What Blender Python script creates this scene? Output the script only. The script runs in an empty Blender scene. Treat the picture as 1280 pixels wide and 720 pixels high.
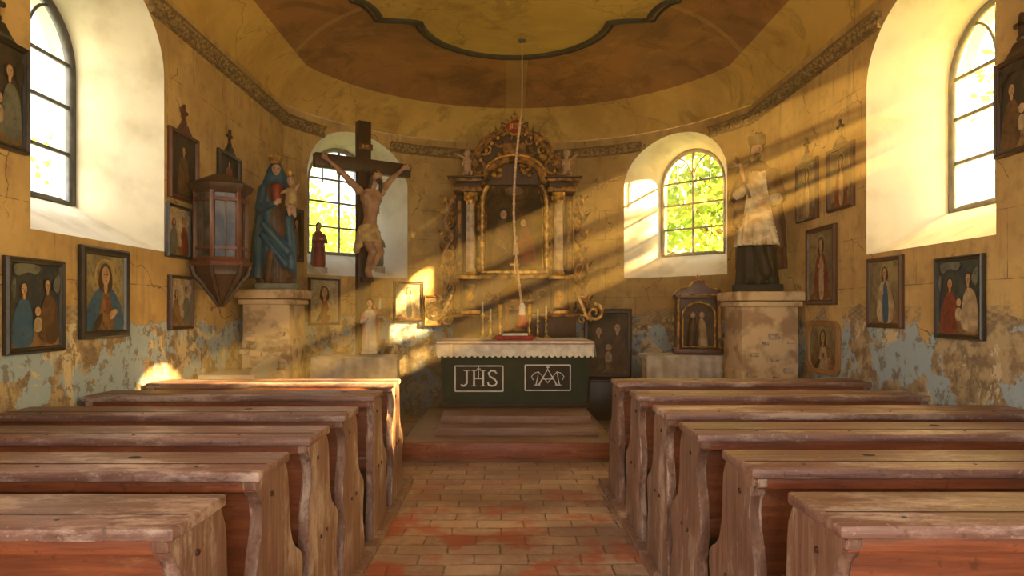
import bpy, bmesh, math, random
import numpy as np
from mathutils import Vector, Matrix
random.seed(7)
S=bpy.context.scene
S.view_settings.view_transform='Standard'
S.view_settings.exposure=0.25
EYE=1.42
XL,XR,XC=-2.55,2.85,0.15
CY,R=6.87,2.88
ZT=3.80
YB=-2.4
TH=math.asin(2.7/R)
YJ=CY+R*math.cos(TH)
SUN=Vector((-1,.06,-.43))

# ------------------------------------------------------------ materials
def new_mat(name):
    m=bpy.data.materials.new(name); m.use_nodes=True
    nt=m.node_tree; b=nt.nodes['Principled BSDF']
    return m,nt,b
def N(nt,t,**k):
    n=nt.nodes.new(t)
    for a,v in k.items(): setattr(n,a,v)
    return n
def L(nt,a,b): nt.links.new(a,b)
def math_(nt,op,a,b=None,c=None):
    n=N(nt,'ShaderNodeMath',operation=op)
    for i,v in enumerate((a,b,c)):
        if v is None: continue
        if isinstance(v,(int,float)): n.inputs[i].default_value=v
        else: L(nt,v,n.inputs[i])
    return n.outputs[0]
def mix_(nt,f,a,b,mode='MIX'):
    n=N(nt,'ShaderNodeMix',data_type='RGBA',blend_type=mode)
    for sock,v in ((n.inputs[0],f),(n.inputs[6],a),(n.inputs[7],b)):
        if isinstance(v,(int,float)): sock.default_value=v
        elif isinstance(v,tuple): sock.default_value=(v[0],v[1],v[2],1)
        else: L(nt,v,sock)
    return n.outputs[2]
def noise_(nt,vec,scale,detail=4,rough=.55,dist=0):
    n=N(nt,'ShaderNodeTexNoise'); n.inputs['Scale'].default_value=scale
    n.inputs['Detail'].default_value=detail; n.inputs['Roughness'].default_value=rough
    n.inputs['Distortion'].default_value=dist
    L(nt,vec,n.inputs['Vector']); return n.outputs['Fac']
def ramp_(nt,f,a,b):
    n=N(nt,'ShaderNodeMapRange'); n.clamp=True; n.interpolation_type='SMOOTHSTEP'
    L(nt,f,n.inputs[0])
    if a<=b: n.inputs[1].default_value=a; n.inputs[2].default_value=b
    else:
        n.inputs[1].default_value=b; n.inputs[2].default_value=a; n.inputs[3].default_value=1; n.inputs[4].default_value=0
    return n.outputs[0]
def pos_(nt,sc=(1,1,1)):
    g=N(nt,'ShaderNodeNewGeometry'); m=N(nt,'ShaderNodeMapping'); m.inputs['Scale'].default_value=sc
    L(nt,g.outputs['Position'],m.inputs['Vector']); return m.outputs[0]
def bump_(nt,b,h,st=.3,d=.02):
    n=N(nt,'ShaderNodeBump'); n.inputs['Strength'].default_value=st; n.inputs['Distance'].default_value=d
    L(nt,h,n.inputs['Height']); L(nt,n.outputs[0],b.inputs['Normal'])
def crack_(nt,p,scale,w):
    d=N(nt,'ShaderNodeTexNoise'); d.inputs['Scale'].default_value=2.5; d.inputs['Detail'].default_value=5; L(nt,p,d.inputs['Vector'])
    a=N(nt,'ShaderNodeVectorMath',operation='MULTIPLY_ADD'); L(nt,d.outputs['Color'],a.inputs[0]); a.inputs[1].default_value=(.5,.5,.5); L(nt,p,a.inputs[2])
    v=N(nt,'ShaderNodeTexVoronoi',feature='DISTANCE_TO_EDGE'); v.inputs['Scale'].default_value=scale; L(nt,a.outputs[0],v.inputs['Vector'])
    return ramp_(nt,v.outputs['Distance'],w,0)
def simple(name,c1,c2=None,scale=8,rough=.6,metal=0,bump=.15,stretch=(1,1,1),lo=.35,hi=.65):
    m,nt,b=new_mat(name)
    if c2 is None: c2=tuple(x*.65 for x in c1)
    p=pos_(nt,stretch); f=noise_(nt,p,scale,6)
    L(nt,mix_(nt,ramp_(nt,f,lo,hi),c1,c2),b.inputs['Base Color'])
    b.inputs['Roughness'].default_value=rough; b.inputs['Metallic'].default_value=metal
    if bump: bump_(nt,b,f,bump,.01)
    return m
def paint(name,c1,c2,c3,scale=9,rough=.55):
    m,nt,b=new_mat(name); p=pos_(nt)
    f=noise_(nt,p,scale,8,.6,.8); g=noise_(nt,p,scale*3.3,8,.7,.4)
    col=mix_(nt,ramp_(nt,f,.38,.62),c1,c2); col=mix_(nt,math_(nt,'MULTIPLY',ramp_(nt,g,.5,.66),.7),col,c3)
    L(nt,col,b.inputs['Base Color']); b.inputs['Roughness'].default_value=rough; bump_(nt,b,g,.15,.004)
    b.inputs['Specular IOR Level'].default_value=.3
    return m
def wood(name,c1,c2,worn=None,axis='X',rough=.45,wornlo=.56,wamt=.8,dust=None):
    m,nt,b=new_mat(name)
    st={'X':(1.2,16,16),'Y':(16,1.2,16),'Z':(16,16,1.2)}[axis]
    p=pos_(nt,st); f=noise_(nt,p,2.2,8,.65,.4)
    col=mix_(nt,ramp_(nt,f,.35,.68),c1,c2)
    pb=pos_(nt,{'X':(.6,1.6,1.6),'Y':(1.6,.6,1.6),'Z':(1.6,1.6,.6)}[axis]); g=noise_(nt,pb,3.6,9,.74)
    if worn: col=mix_(nt,math_(nt,'MULTIPLY',ramp_(nt,g,wornlo,wornlo+.13),wamt),col,worn)
    q=noise_(nt,pos_(nt),38,3,.6)
    col=mix_(nt,math_(nt,'MULTIPLY',ramp_(nt,q,.58,.72),.55),col,tuple(x*.35 for x in c1))
    s=noise_(nt,pos_(nt),1.4,3,.5); col=mix_(nt,math_(nt,'MULTIPLY',ramp_(nt,s,.45,.62),.35),col,tuple(x*.5 for x in c1))
    if dust:
        sp=noise_(nt,pos_(nt),55,4,.7); col=mix_(nt,math_(nt,'MULTIPLY',ramp_(nt,sp,.60,.70),.6),col,dust)
    L(nt,col,b.inputs['Base Color']); 
    L(nt,math_(nt,'MULTIPLY_ADD',g,.35,rough-.17),b.inputs['Roughness'])
    bump_(nt,b,f,.35,.008)
    return m

def wall_mat():
    m,nt,b=new_mat('peeling_painted_plaster')
    uv=N(nt,'ShaderNodeUVMap'); uv.uv_map='UVMap'
    p=pos_(nt); sep=N(nt,'ShaderNodeSeparateXYZ'); L(nt,p,sep.inputs[0]); z=sep.outputs[2]
    n1=noise_(nt,p,1.3,6,.6); n2=noise_(nt,p,7,8,.65); n3=noise_(nt,p,2.1,8,.66,.3)
    up=mix_(nt,ramp_(nt,n1,.35,.65),(.66,.45,.18),(.47,.30,.115))
    up=mix_(nt,math_(nt,'MULTIPLY',ramp_(nt,n2,.48,.72),.6),up,(.30,.19,.085))
    stk=noise_(nt,pos_(nt,(5,5,.7)),1.6,6,.65)
    up=mix_(nt,math_(nt,'MULTIPLY',ramp_(nt,stk,.52,.68),.45),up,(.27,.18,.095))
    br=N(nt,'ShaderNodeTexBrick'); L(nt,uv.outputs[0],br.inputs['Vector'])
    br.inputs['Scale'].default_value=1; br.inputs['Brick Width'].default_value=.86; br.inputs['Row Height'].default_value=.40
    br.inputs['Mortar Size'].default_value=.0035; br.inputs['Mortar Smooth'].default_value=.3
    up=mix_(nt,math_(nt,'MULTIPLY',br.outputs['Fac'],ramp_(nt,n2,.36,.62)),up,(.17,.11,.06))
    ck=crack_(nt,p,1.1,.008); up=mix_(nt,math_(nt,'MULTIPLY',ck,ramp_(nt,n3,.48,.55)),up,(.12,.08,.05))
    low=mix_(nt,ramp_(nt,n2,.42,.60),(.56,.42,.24),(.29,.20,.125))
    low=mix_(nt,ramp_(nt,n3,.485,.50),low,(.42,.53,.61))
    n4=noise_(nt,p,1.9,7,.68,.5)
    low=mix_(nt,ramp_(nt,n4,.555,.575),low,(.75,.62,.40))
    n5=noise_(nt,p,9,8,.72)
    low=mix_(nt,math_(nt,'MULTIPLY',ramp_(nt,n5,.54,.58),.7),low,(.19,.135,.09))
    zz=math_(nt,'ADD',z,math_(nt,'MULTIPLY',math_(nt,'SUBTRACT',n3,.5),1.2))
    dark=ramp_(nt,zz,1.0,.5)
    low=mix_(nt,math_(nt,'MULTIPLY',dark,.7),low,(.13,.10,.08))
    fz=ramp_(nt,math_(nt,'ADD',z,math_(nt,'MULTIPLY',math_(nt,'SUBTRACT',n3,.5),.95)),1.34,1.365)
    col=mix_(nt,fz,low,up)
    su=N(nt,'ShaderNodeSeparateXYZ'); L(nt,uv.outputs[0],su.inputs[0])
    w=math_(nt,'SINE',math_(nt,'MULTIPLY',su.outputs[0],62)); w2=math_(nt,'SINE',math_(nt,'MULTIPLY',z,150))
    pat=ramp_(nt,math_(nt,'ADD',math_(nt,'MULTIPLY',w,w2),math_(nt,'MULTIPLY',n5,1.2)),.3,.8)
    band=mix_(nt,pat,(.46,.33,.18),(.27,.20,.13))
    inb=math_(nt,'MULTIPLY',math_(nt,'GREATER_THAN',z,1.34),math_(nt,'LESS_THAN',z,1.45))
    inb=math_(nt,'MULTIPLY',inb,ramp_(nt,n3,.53,.46))
    col=mix_(nt,math_(nt,'MULTIPLY',inb,.7),col,band)
    L(nt,col,b.inputs['Base Color']); b.inputs['Roughness'].default_value=.9
    hh=math_(nt,'ADD',math_(nt,'MULTIPLY',n5,math_(nt,'SUBTRACT',1.25,fz)),math_(nt,'MULTIPLY',fz,.9))
    bump_(nt,b,hh,.7,.035)
    return m
def floor_mat():
    m,nt,b=new_mat('brick_paving')
    p=pos_(nt); n1=noise_(nt,p,2.2,6,.6); n2=noise_(nt,p,14,6,.7); n4=noise_(nt,p,1.3,5,.6)
    wob=N(nt,'ShaderNodeVectorMath',operation='MULTIPLY_ADD')
    nn=N(nt,'ShaderNodeTexNoise'); nn.inputs['Scale'].default_value=3; L(nt,p,nn.inputs['Vector'])
    L(nt,nn.outputs['Color'],wob.inputs[0]); wob.inputs[1].default_value=(.05,.05,0); L(nt,p,wob.inputs[2])
    br=N(nt,'ShaderNodeTexBrick'); L(nt,wob.outputs[0],br.inputs['Vector'])
    br.inputs['Scale'].default_value=1; br.inputs['Brick Width'].default_value=.31; br.inputs['Row Height'].default_value=.16
    br.inputs['Mortar Size'].default_value=.007; br.inputs['Mortar Smooth'].default_value=.5
    br.inputs['Color1'].default_value=(.52,.345,.24,1); br.inputs['Color2'].default_value=(.31,.175,.13,1)
    br.inputs['Mortar'].default_value=(.12,.08,.055,1)
    col=mix_(nt,math_(nt,'MULTIPLY',ramp_(nt,n2,.42,.66),.6),br.outputs['Color'],(.56,.43,.33))
    col=mix_(nt,math_(nt,'MULTIPLY',ramp_(nt,n4,.45,.62),.5),col,(.20,.12,.085))
    sep=N(nt,'ShaderNodeSeparateXYZ'); L(nt,p,sep.inputs[0])
    red=math_(nt,'MULTIPLY',ramp_(nt,n1,.49,.60),ramp_(nt,sep.outputs[1],6.4,4.6))
    col=mix_(nt,math_(nt,'MULTIPLY',red,.75),col,(.38,.065,.03))
    L(nt,col,b.inputs['Base Color']); L(nt,math_(nt,'MULTIPLY_ADD',n2,.5,.28),b.inputs['Roughness'])
    bump_(nt,b,math_(nt,'ADD',math_(nt,'MULTIPLY',br.outputs['Fac'],-.7),math_(nt,'MULTIPLY',n2,.6)),.8,.014)
    return m
def ceil_mat(name,c1,c2,c3,stripe=True):
    m,nt,b=new_mat(name)
    p=pos_(nt); n1=noise_(nt,p,.9,6,.6,.3); n2=noise_(nt,p,4,8,.65); n3=noise_(nt,p,1.7,8,.7,.6)
    col=mix_(nt,ramp_(nt,n1,.38,.62),c1,c2)
    col=mix_(nt,math_(nt,'MULTIPLY',ramp_(nt,n2,.5,.7),.5),col,c3)
    col=mix_(nt,math_(nt,'MULTIPLY',ramp_(nt,n3,.50,.62),.5),col,tuple(x*.5 for x in c2))
    col=mix_(nt,math_(nt,'MULTIPLY',crack_(nt,p,.7,.006),.5),col,(.10,.06,.035))
    sep=N(nt,'ShaderNodeSeparateXYZ'); L(nt,p,sep.inputs[0])
    if stripe:
        dx=math_(nt,'ABSOLUTE',math_(nt,'SUBTRACT',sep.outputs[0],.15))
        s=math_(nt,'MULTIPLY',math_(nt,'LESS_THAN',dx,.13),math_(nt,'GREATER_THAN',sep.outputs[1],7.9))
        dy=math_(nt,'SUBTRACT',sep.outputs[1],6.6)
        d2=math_(nt,'ABSOLUTE',math_(nt,'SUBTRACT',dy,math_(nt,'MULTIPLY',math_(nt,'SUBTRACT',dx,1.4),.8)))
        s2=math_(nt,'MULTIPLY',math_(nt,'LESS_THAN',d2,.04),math_(nt,'GREATER_THAN',dx,1.4))
        s=math_(nt,'MAXIMUM',s,s2)
        col=mix_(nt,math_(nt,'MULTIPLY',s,.4),col,(.52,.35,.13))
    L(nt,col,b.inputs['Base Color']); b.inputs['Roughness'].default_value=.85
    bump_(nt,b,n2,.2,.02)
    return m

MW=wall_mat(); MF=floor_mat()
M_rev=simple('whitewashed_reveal',(.80,.77,.68),(.58,.54,.45),3,.9,0,.3,lo=.42,hi=.75)
M_c0=ceil_mat('cove_ochre',(.68,.45,.13),(.52,.32,.09),(.72,.50,.16),False)
M_c1=ceil_mat('ceiling_umber',(.38,.175,.06),(.26,.125,.05),(.48,.26,.08))
M_c2=ceil_mat('ceiling_olive',(.62,.43,.11),(.52,.35,.085),(.68,.50,.15),False)
M_mould=simple('dark_moulding',(.03,.024,.018),(.06,.045,.03),10,.7)
M_corn=simple('stencilled_cornice',(.17,.105,.05),(.40,.27,.12),26,.85,0,.4,lo=.42,hi=.6)
M_cline=simple('cornice_fillet',(.26,.17,.08),(.15,.095,.05),8,.8)
W_top=wood('pew_top_worn',(.15,.070,.058),(.27,.145,.125),(.54,.42,.38),'X',.48,.49,.78,(.58,.39,.29))
W_back=wood('pew_back_red',(.17,.038,.015),(.30,.080,.028),(.42,.18,.08),'X',.5,.54,.6)
W_end=wood('pew_end_wood',(.16,.076,.058),(.27,.155,.12),(.49,.38,.33),'Z',.5,.50,.78)
W_dark=wood('dark_walnut',(.035,.014,.010),(.07,.03,.017),None,'Z',.4)
W_red=wood('mahogany',(.09,.022,.014),(.15,.045,.024),None,'Z',.4)
W_step=wood('step_boards',(.22,.11,.078),(.33,.19,.135),(.48,.34,.27),'X',.5)
W_altar=wood('retable_wood',(.060,.022,.008),(.11,.041,.015),None,'Z',.5)
M_gold=simple('aged_gilding',(.84,.46,.08),(.22,.10,.024),14,.36,.3,.4)
M_gcarv=simple('gilded_carving',(.46,.21,.045),(.055,.024,.010),12,.5,.1,.6)
M_marb=simple('pale_marbling',(.66,.50,.32),(.34,.22,.14),9,.35)
M_green=simple('altar_green_cloth',(.006,.020,.013),(.012,.027,.018),6,.8,0,.3)
M_white=simple('white_paint',(.82,.80,.72),(.62,.58,.50),9,.6)
M_linen=simple('white_linen',(.84,.79,.69),(.66,.60,.50),12,.85,0,.4)
M_lred=simple('red_border',(.46,.05,.035),None,20,.8)
M_iron=simple('iron_frame',(.05,.05,.055),(.09,.09,.10),12,.5)
M_lead=simple('grey_painted_frame',(.34,.32,.27),(.24,.22,.19),12,.6)
M_plas=simple('pedestal_plaster',(.70,.52,.30),(.40,.26,.15),5,.9,0,.9,lo=.45,hi=.62)
M_cement=simple('bare_brickwork',(.24,.15,.10),(.56,.43,.29),9,.95,0,1.0,lo=.40,hi=.54)
M_skin=simple('painted_flesh',(.50,.29,.16),(.32,.17,.10),10,.5)
M_skinp=simple('pale_flesh',(.58,.37,.24),(.45,.27,.17),10,.5)
M_hair=simple('dark_hair',(.03,.017,.011),(.06,.03,.019),20,.6)
M_loin=simple('gilt_loincloth',(.58,.41,.18),(.34,.22,.10),14,.5)
M_teal=simple('blue_robe',(.013,.07,.14),(.035,.11,.16),8,.42)
M_rrob=simple('crimson_robe',(.30,.04,.028),(.16,.022,.018),8,.5)
M_brob=simple('brown_cape',(.07,.028,.014),(.13,.06,.028),8,.6)
M_crob=simple('cream_surplice',(.84,.73,.49),(.46,.32,.16),10,.6)
M_blk=simple('black_cassock',(.005,.004,.004),(.013,.009,.008),8,.7)
M_gry=simple('grey_green_robe',(.14,.15,.12),(.22,.21,.16),8,.6)
M_wrob=simple('white_robe',(.60,.55,.47),(.42,.38,.31),8,.6)
M_pink=simple('pink_mantle',(.52,.20,.14),(.38,.13,.09),8,.6)
M_rope=simple('hemp_rope',(.70,.52,.36),(.50,.30,.20),60,.8)
M_brass=simple('brass',(.62,.42,.14),(.4,.25,.08),20,.3,.9,.1)
M_candle=simple('candle_wax',(.72,.62,.42),None,20,.5)
M_glassd=simple('dusty_glass',(.03,.03,.03),(.12,.10,.08),6,.1,0,.05)
M_pale=simple('pale_blue_paint',(.44,.49,.50),(.52,.45,.35),5,.8,0,.4)

# ------------------------------------------------------------ builder
class B:
    def __init__(s,name): s.name=name; s.bm=bmesh.new(); s.mats=[]
    def mi(s,m):
        if m not in s.mats: s.mats.append(m)
        return s.mats.index(m)
    def _fin(s,verts,mat,mx=None):
        if mx is not None: bmesh.ops.transform(s.bm,matrix=mx,verts=verts)
        i=s.mi(mat); fs=set()
        for v in verts:
            for f in v.link_faces: fs.add(f)
        for f in fs: f.material_index=i
    def box(s,c,d,mat,rot=None,bev=0):
        r=bmesh.ops.create_cube(s.bm,size=1); vs=r['verts']
        bmesh.ops.scale(s.bm,vec=d,verts=vs)
        if bev:
            es=list({e for v in vs for e in v.link_edges})
            q=bmesh.ops.bevel(s.bm,geom=es,offset=bev,segments=2,affect='EDGES',profile=.5)
            vs=list({v for f in q['faces'] for v in f.verts}|{v for v in vs if v.is_valid})
        mx=Matrix.Translation(c)
        if rot is not None: mx=mx@rot.to_4x4()
        s._fin(vs,mat,mx)
    def cyl(s,p0,p1,r0,r1,mat,seg=16):
        p0=Vector(p0);p1=Vector(p1);d=p1-p0
        r=bmesh.ops.create_cone(s.bm,cap_ends=True,segments=seg,radius1=r0,radius2=r1,depth=d.length)
        q=d.to_track_quat('Z','Y').to_matrix().to_4x4()
        s._fin(r['verts'],mat,Matrix.Translation((p0+p1)/2)@q)
    def ball(s,c,r,mat,rot=None,seg=16):
        if isinstance(r,(int,float)): r=(r,r,r)
        q=bmesh.ops.create_uvsphere(s.bm,u_segments=seg,v_segments=max(6,seg//2),radius=1)
        mx=Matrix.Translation(c)@(rot.to_4x4() if rot else Matrix())@Matrix.Diagonal((r[0],r[1],r[2],1))
        s._fin(q['verts'],mat,mx)
    def rings(s,rings,mat,cap=True,closed=False,loopclose=True):
        bm=s.bm; vr=[[bm.verts.new(p) for p in r] for r in rings]; i=s.mi(mat)
        n=len(rings[0]); m=len(rings)
        for a in range(m if closed else m-1):
            A=vr[a];Bv=vr[(a+1)%m]
            for k in range(n if loopclose else n-1):
                try:
                    f=bm.faces.new((A[k],A[(k+1)%n],Bv[(k+1)%n],Bv[k])); f.material_index=i
                except ValueError: pass
        if cap and not closed:
            for q in (vr[0],vr[-1]):
                try: f=bm.faces.new(q); f.material_index=i
                except ValueError: pass
    def tube(s,pts,r,mat,seg=8,closed=False,flat=None):
        pts=[Vector(p) for p in pts]; n=len(pts); rs=[]
        up=None
        for i in range(n):
            if closed: t=pts[(i+1)%n]-pts[i-1]
            else: t=pts[min(i+1,n-1)]-pts[max(i-1,0)]
            t.normalize()
            if up is None: up=Vector((0,1,0)) if abs(t.y)<.9 else Vector((1,0,0))
            x=t.cross(up)
            if x.length<1e-4: x=t.orthogonal()
            x.normalize(); y=x.cross(t).normalized(); up=y
            rr=r[i] if isinstance(r,(list,tuple)) else r
            ring=[]
            for k in range(seg):
                a=2*math.pi*(k+.5)/seg
                ring.append(pts[i]+x*math.cos(a)*rr+y*math.sin(a)*rr*(flat or 1))
            rs.append(ring)
        s.rings(rs,mat,True,closed)
    def lathe(s,prof,c,mat,seg=20,sq=1):
        c=Vector(c)
        s.rings([[c+Vector((r*math.cos(2*math.pi*k/seg),r*sq*math.sin(2*math.pi*k/seg),z)) for k in range(seg)] for r,z in prof],mat)
    def poly(s,pts,ax,th,mat,bev=0):
        ax=Vector(ax); bm=s.bm
        a=[bm.verts.new(Vector(p)) for p in pts]; b=[bm.verts.new(Vector(p)+ax*th) for p in pts]; i=s.mi(mat)
        f=[bm.faces.new(a),bm.faces.new(b[::-1])]; n=len(a)
        for k in range(n): f.append(bm.faces.new((a[k],b[k],b[(k+1)%n],a[(k+1)%n])))
        for q in f: q.material_index=i
        if bev:
            es=set(f[0].edges)|set(f[1].edges)
            bmesh.ops.bevel(bm,geom=list(es),offset=bev,segments=2,affect='EDGES',profile=.5)
    def flat(s,pts,mat):
        f=s.bm.faces.new([s.bm.verts.new(Vector(p)) for p in pts]); f.material_index=s.mi(mat)
    def add_mesh(s,me,mats,mx=None):
        idx=[s.mi(m) for m in mats]
        for p in me.polygons: p.material_index=idx[p.material_index]
        if mx is not None: me.transform(mx)
        s.bm.from_mesh(me)
    def done(s,mx=None,ang=35,smooth=True,recalc=True,parent=None):
        bm=s.bm
        if recalc: bmesh.ops.recalc_face_normals(bm,faces=bm.faces[:])
        for f in bm.faces: f.smooth=smooth
        if smooth:
            for e in bm.edges:
                if len(e.link_faces)==2 and e.calc_face_angle(0)>math.radians(ang): e.smooth=False
        me=bpy.data.meshes.new(s.name); bm.to_mesh(me); bm.free()
        for m in s.mats: me.materials.append(m)
        o=bpy.data.objects.new(s.name,me); S.collection.objects.link(o)
        if mx is not None: o.matrix_world=mx
        return o

# --------------------------------------------- organic sculpting (voxel union)
def sculpt(prims,mats,voxel=.009,smooth=4):
    b=B('tmp')
    for p in prims:
        k=p[0]
        if k=='c':
            _,a,c,r0,r1,m=p
            b.cyl(a,c,r0,r1,mats[0],14); b.ball(a,r0,mats[0],None,14); b.ball(c,r1,mats[0],None,14)
        elif k=='e':
            _,c,r,m=p[:4]; b.ball(c,r,mats[0],None,18)
        elif k=='l':
            rs=[]
            for (z,cx,cy,rx,ry,amp,nf,ph) in p[1]:
                ring=[]
                for q in range(72):
                    a=2*math.pi*q/72
                    f=1+amp*math.sin(nf*a+ph)+amp*.5*math.sin((nf*2-1)*a+ph*1.7)
                    ring.append((cx+rx*f*math.cos(a),cy+ry*f*math.sin(a),z))
                rs.append(ring)
            b.rings(rs,mats[0])
    o=b.done(smooth=False)
    md=o.modifiers.new('r','REMESH'); md.mode='VOXEL'; md.voxel_size=voxel
    sm=o.modifiers.new('s','SMOOTH'); sm.iterations=smooth; sm.factor=.5
    dg=bpy.context.evaluated_depsgraph_get(); dg.update()
    me=bpy.data.meshes.new_from_object(o.evaluated_get(dg))
    bpy.data.objects.remove(o)
    me.materials.clear()
    n=len(me.polygons)
    c=np.zeros(n*3); me.polygons.foreach_get('center',c); c=c.reshape(-1,3)
    best=np.full(n,1e9); idx=np.zeros(n,dtype=int)
    for p in prims:
        k=p[0]
        if k=='c':
            a=np.array(p[1]);d=np.array(p[2])-a;L2=max(1e-9,d@d)
            t=np.clip(((c-a)@d)/L2,0,1); q=a+t[:,None]*d
            ds=np.linalg.norm(c-q,axis=1)-(p[3]+(p[4]-p[3])*t); m=p[5]
        elif k=='e':
            r=p[2]; r=np.array(r if not isinstance(r,(int,float)) else (r,r,r))
            ds=(np.linalg.norm((c-np.array(p[1]))/r,axis=1)-1)*r.min(); m=p[3]
        else:
            rg=sorted(p[1],key=lambda x:x[0]); zs=[x[0] for x in rg]
            g=[np.interp(c[:,2],zs,[x[j] for x in rg]) for j in (1,2,3,4)]
            e=np.sqrt(((c[:,0]-g[0])/g[2])**2+((c[:,1]-g[1])/g[3])**2)-1
            ds=np.abs(e)*np.minimum(g[2],g[3])+np.maximum(0,c[:,2]-zs[-1])+np.maximum(0,zs[0]-c[:,2]); m=p[2]
            ds=ds-.012
        w=ds<best; best[w]=ds[w]; idx[w]=m
    me.polygons.foreach_set('material_index',idx.astype(np.int32))
    return me

# ------------------------------------------------------------ room shell
def mapL(s,z): return Vector((XL,s,z))
def mapR(s,z): return Vector((XR,s,z))
def mapA(s,z): return Vector((XC+R*math.sin(s/R),CY+R*math.cos(s/R),z))
def mapB(s,z): return Vector((s,YB,z))
SILL,SPR,APX,HW=1.86,3.15,3.72,.74
def arch(s,o):
    sc,h,sill,spr,ap=o
    t=min(1,abs((s-sc)/h)); return spr+(ap-spr)*math.sqrt(max(0,1-t*t))
def wall(name,mp,s0,s1,ops,step=.4,zt=ZT):
    ss={s0,s1}; n=int((s1-s0)/step)+1
    for i in range(n): ss.add(s0+(s1-s0)*i/n)
    for o in ops:
        ss={x for x in ss if not(o[0]-o[1]<x<o[0]+o[1])}
        for i in range(33): ss.add(o[0]-o[1]*math.cos(math.pi*i/32))
    ss=sorted(ss)
    bm=bmesh.new(); uvl=bm.loops.layers.uv.new('UVMap')
    def quad(a,b,z0a,z0b,z1a,z1b):
        co=[(a,z0a),(b,z0b),(b,z1b),(a,z1a)]
        f=bm.faces.new([bm.verts.new(mp(*c)) for c in co])
        for l,c in zip(f.loops,co): l[uvl].uv=c
    for a,b in zip(ss[:-1],ss[1:]):
        if b-a<1e-6: continue
        mid=(a+b)/2; op=None
        for o in ops:
            if o[0]-o[1]<mid<o[0]+o[1]: op=o
        if op:
            if op[2]>0: quad(a,b,0,0,op[2],op[2])
            quad(a,b,arch(a,op),arch(b,op),zt,zt)
        else: quad(a,b,0,0,zt,zt)
    bmesh.ops.remove_doubles(bm,verts=bm.verts[:],dist=1e-5)
    me=bpy.data.meshes.new(name); bm.to_mesh(me); bm.free(); me.materials.append(MW)
    o=bpy.data.objects.new(name,me); S.collection.objects.link(o); return o
opL=(4.39,HW-.02,SILL,SPR,APX); opR=(4.67,HW-.03,SILL,SPR,APX)
opL2=(1.3,.74,SILL,SPR,APX); opR2=(1.75,.74,SILL,SPR,APX)
TA=math.radians(46.3)
opA1=(-TA*R,.77,SILL,3.08,APX); opA2=(TA*R,.77,SILL,3.08,APX)
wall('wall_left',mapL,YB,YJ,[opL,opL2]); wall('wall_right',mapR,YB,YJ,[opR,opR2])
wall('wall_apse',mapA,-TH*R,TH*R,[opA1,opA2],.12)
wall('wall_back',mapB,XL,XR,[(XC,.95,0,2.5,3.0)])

def outline(c,h,sill,spr,ap,n=28):
    pts=[(c-h,sill),(c-h,(sill+spr)/2),(c-h,spr)]
    for i in range(1,n): 
        a=math.pi*i/n; pts.append((c-h*math.cos(a),spr+(ap-spr)*math.sin(a)))
    pts+=[(c+h,spr),(c+h,(sill+spr)/2),(c+h,sill)]
    for i in range(1,6): pts.append((c+h-2*h*i/6,sill))
    return pts
def window(idx,mp,op,O,T,Nn,fm,bars=(2.52,2.85,3.15),gh=.49,gs=2.15,gsp=3.1,ga=3.58):
    O=Vector(O);T=Vector(T).normalized();Nn=Vector(Nn).normalized()
    P=lambda u,z,d=0:O+T*u+Nn*d+Vector((0,0,z))
    inn=[mp(s,z) for s,z in outline(*op)]
    out=[P(u,z) for u,z in outline(0,gh,gs,gsp,ga)]
    out2=[P(u,z,.20) for u,z in outline(0,gh+.02,gs,gsp,ga+.02)]
    b=B('window_%d'%idx)
    mid=[a.lerp(c,.5) for a,c in zip(inn,out)]
    b.rings([inn,mid,out,out2],M_rev,cap=False)
    fr=[P(u,z,.04) for u,z in outline(0,gh-.02,gs+.02,gsp,ga-.02)]
    b.tube(fr,.035,fm,4,closed=True)
    def bar(p,q,r): b.tube([p,p.lerp(q,.5),q],r,fm,4)
    bar(P(0,gs,.04),P(0,ga-.02,.04),.020)
    for z in bars:
        hw=gh if z<=gsp else gh*math.sqrt(max(0,1-((z-gsp)/(ga-gsp))**2))
        bar(P(-hw,z,.04),P(hw,z,.04),.016)
    for sg in (-1,1):
        pts=[]
        for i in range(9):
            a=math.pi/2*i/8
            pts.append(P(sg*(gh*.5-gh*.5*math.cos(a*1.0)) , gsp+ (ga-gsp)*.80*math.sin(a),.04))
        b.tube(pts,.012,fm,4)
        if idx in (3,4): bar(P(sg*gh*.5,gsp,.04),P(sg*gh*.5,gsp+.02+(ga-gsp)*.8,.04),.010)
    return b.done(ang=40,recalc=False)
window(1,mapL,opL,(XL-.5,4.39,0),(0,1,0),(-1,0,0),M_iron)
window(2,mapR,opR,(XR+.5,4.69,0),(0,1,0),(1,0,0),M_lead)
for i,(sg,op) in enumerate(((-1,opA1),(1,opA2))):
    d=Vector((sg*math.sin(TA),math.cos(TA),0))
    O=Vector((XC,CY,0))+d*(R+.36)
    window(3+i,mapA,op,O,(math.cos(TA),-sg*math.sin(TA),0),d,M_lead)
window(5,mapL,opL2,(XL-.5,1.3,0),(0,1,0),(-1,0,0),M_iron)  # unseen rear window, added to let more light in
window(6,mapR,opR2,(XR+.5,1.75,0),(0,1,0),(1,0,0),M_lead)  # unseen rear window on the right, also added for its light

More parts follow.
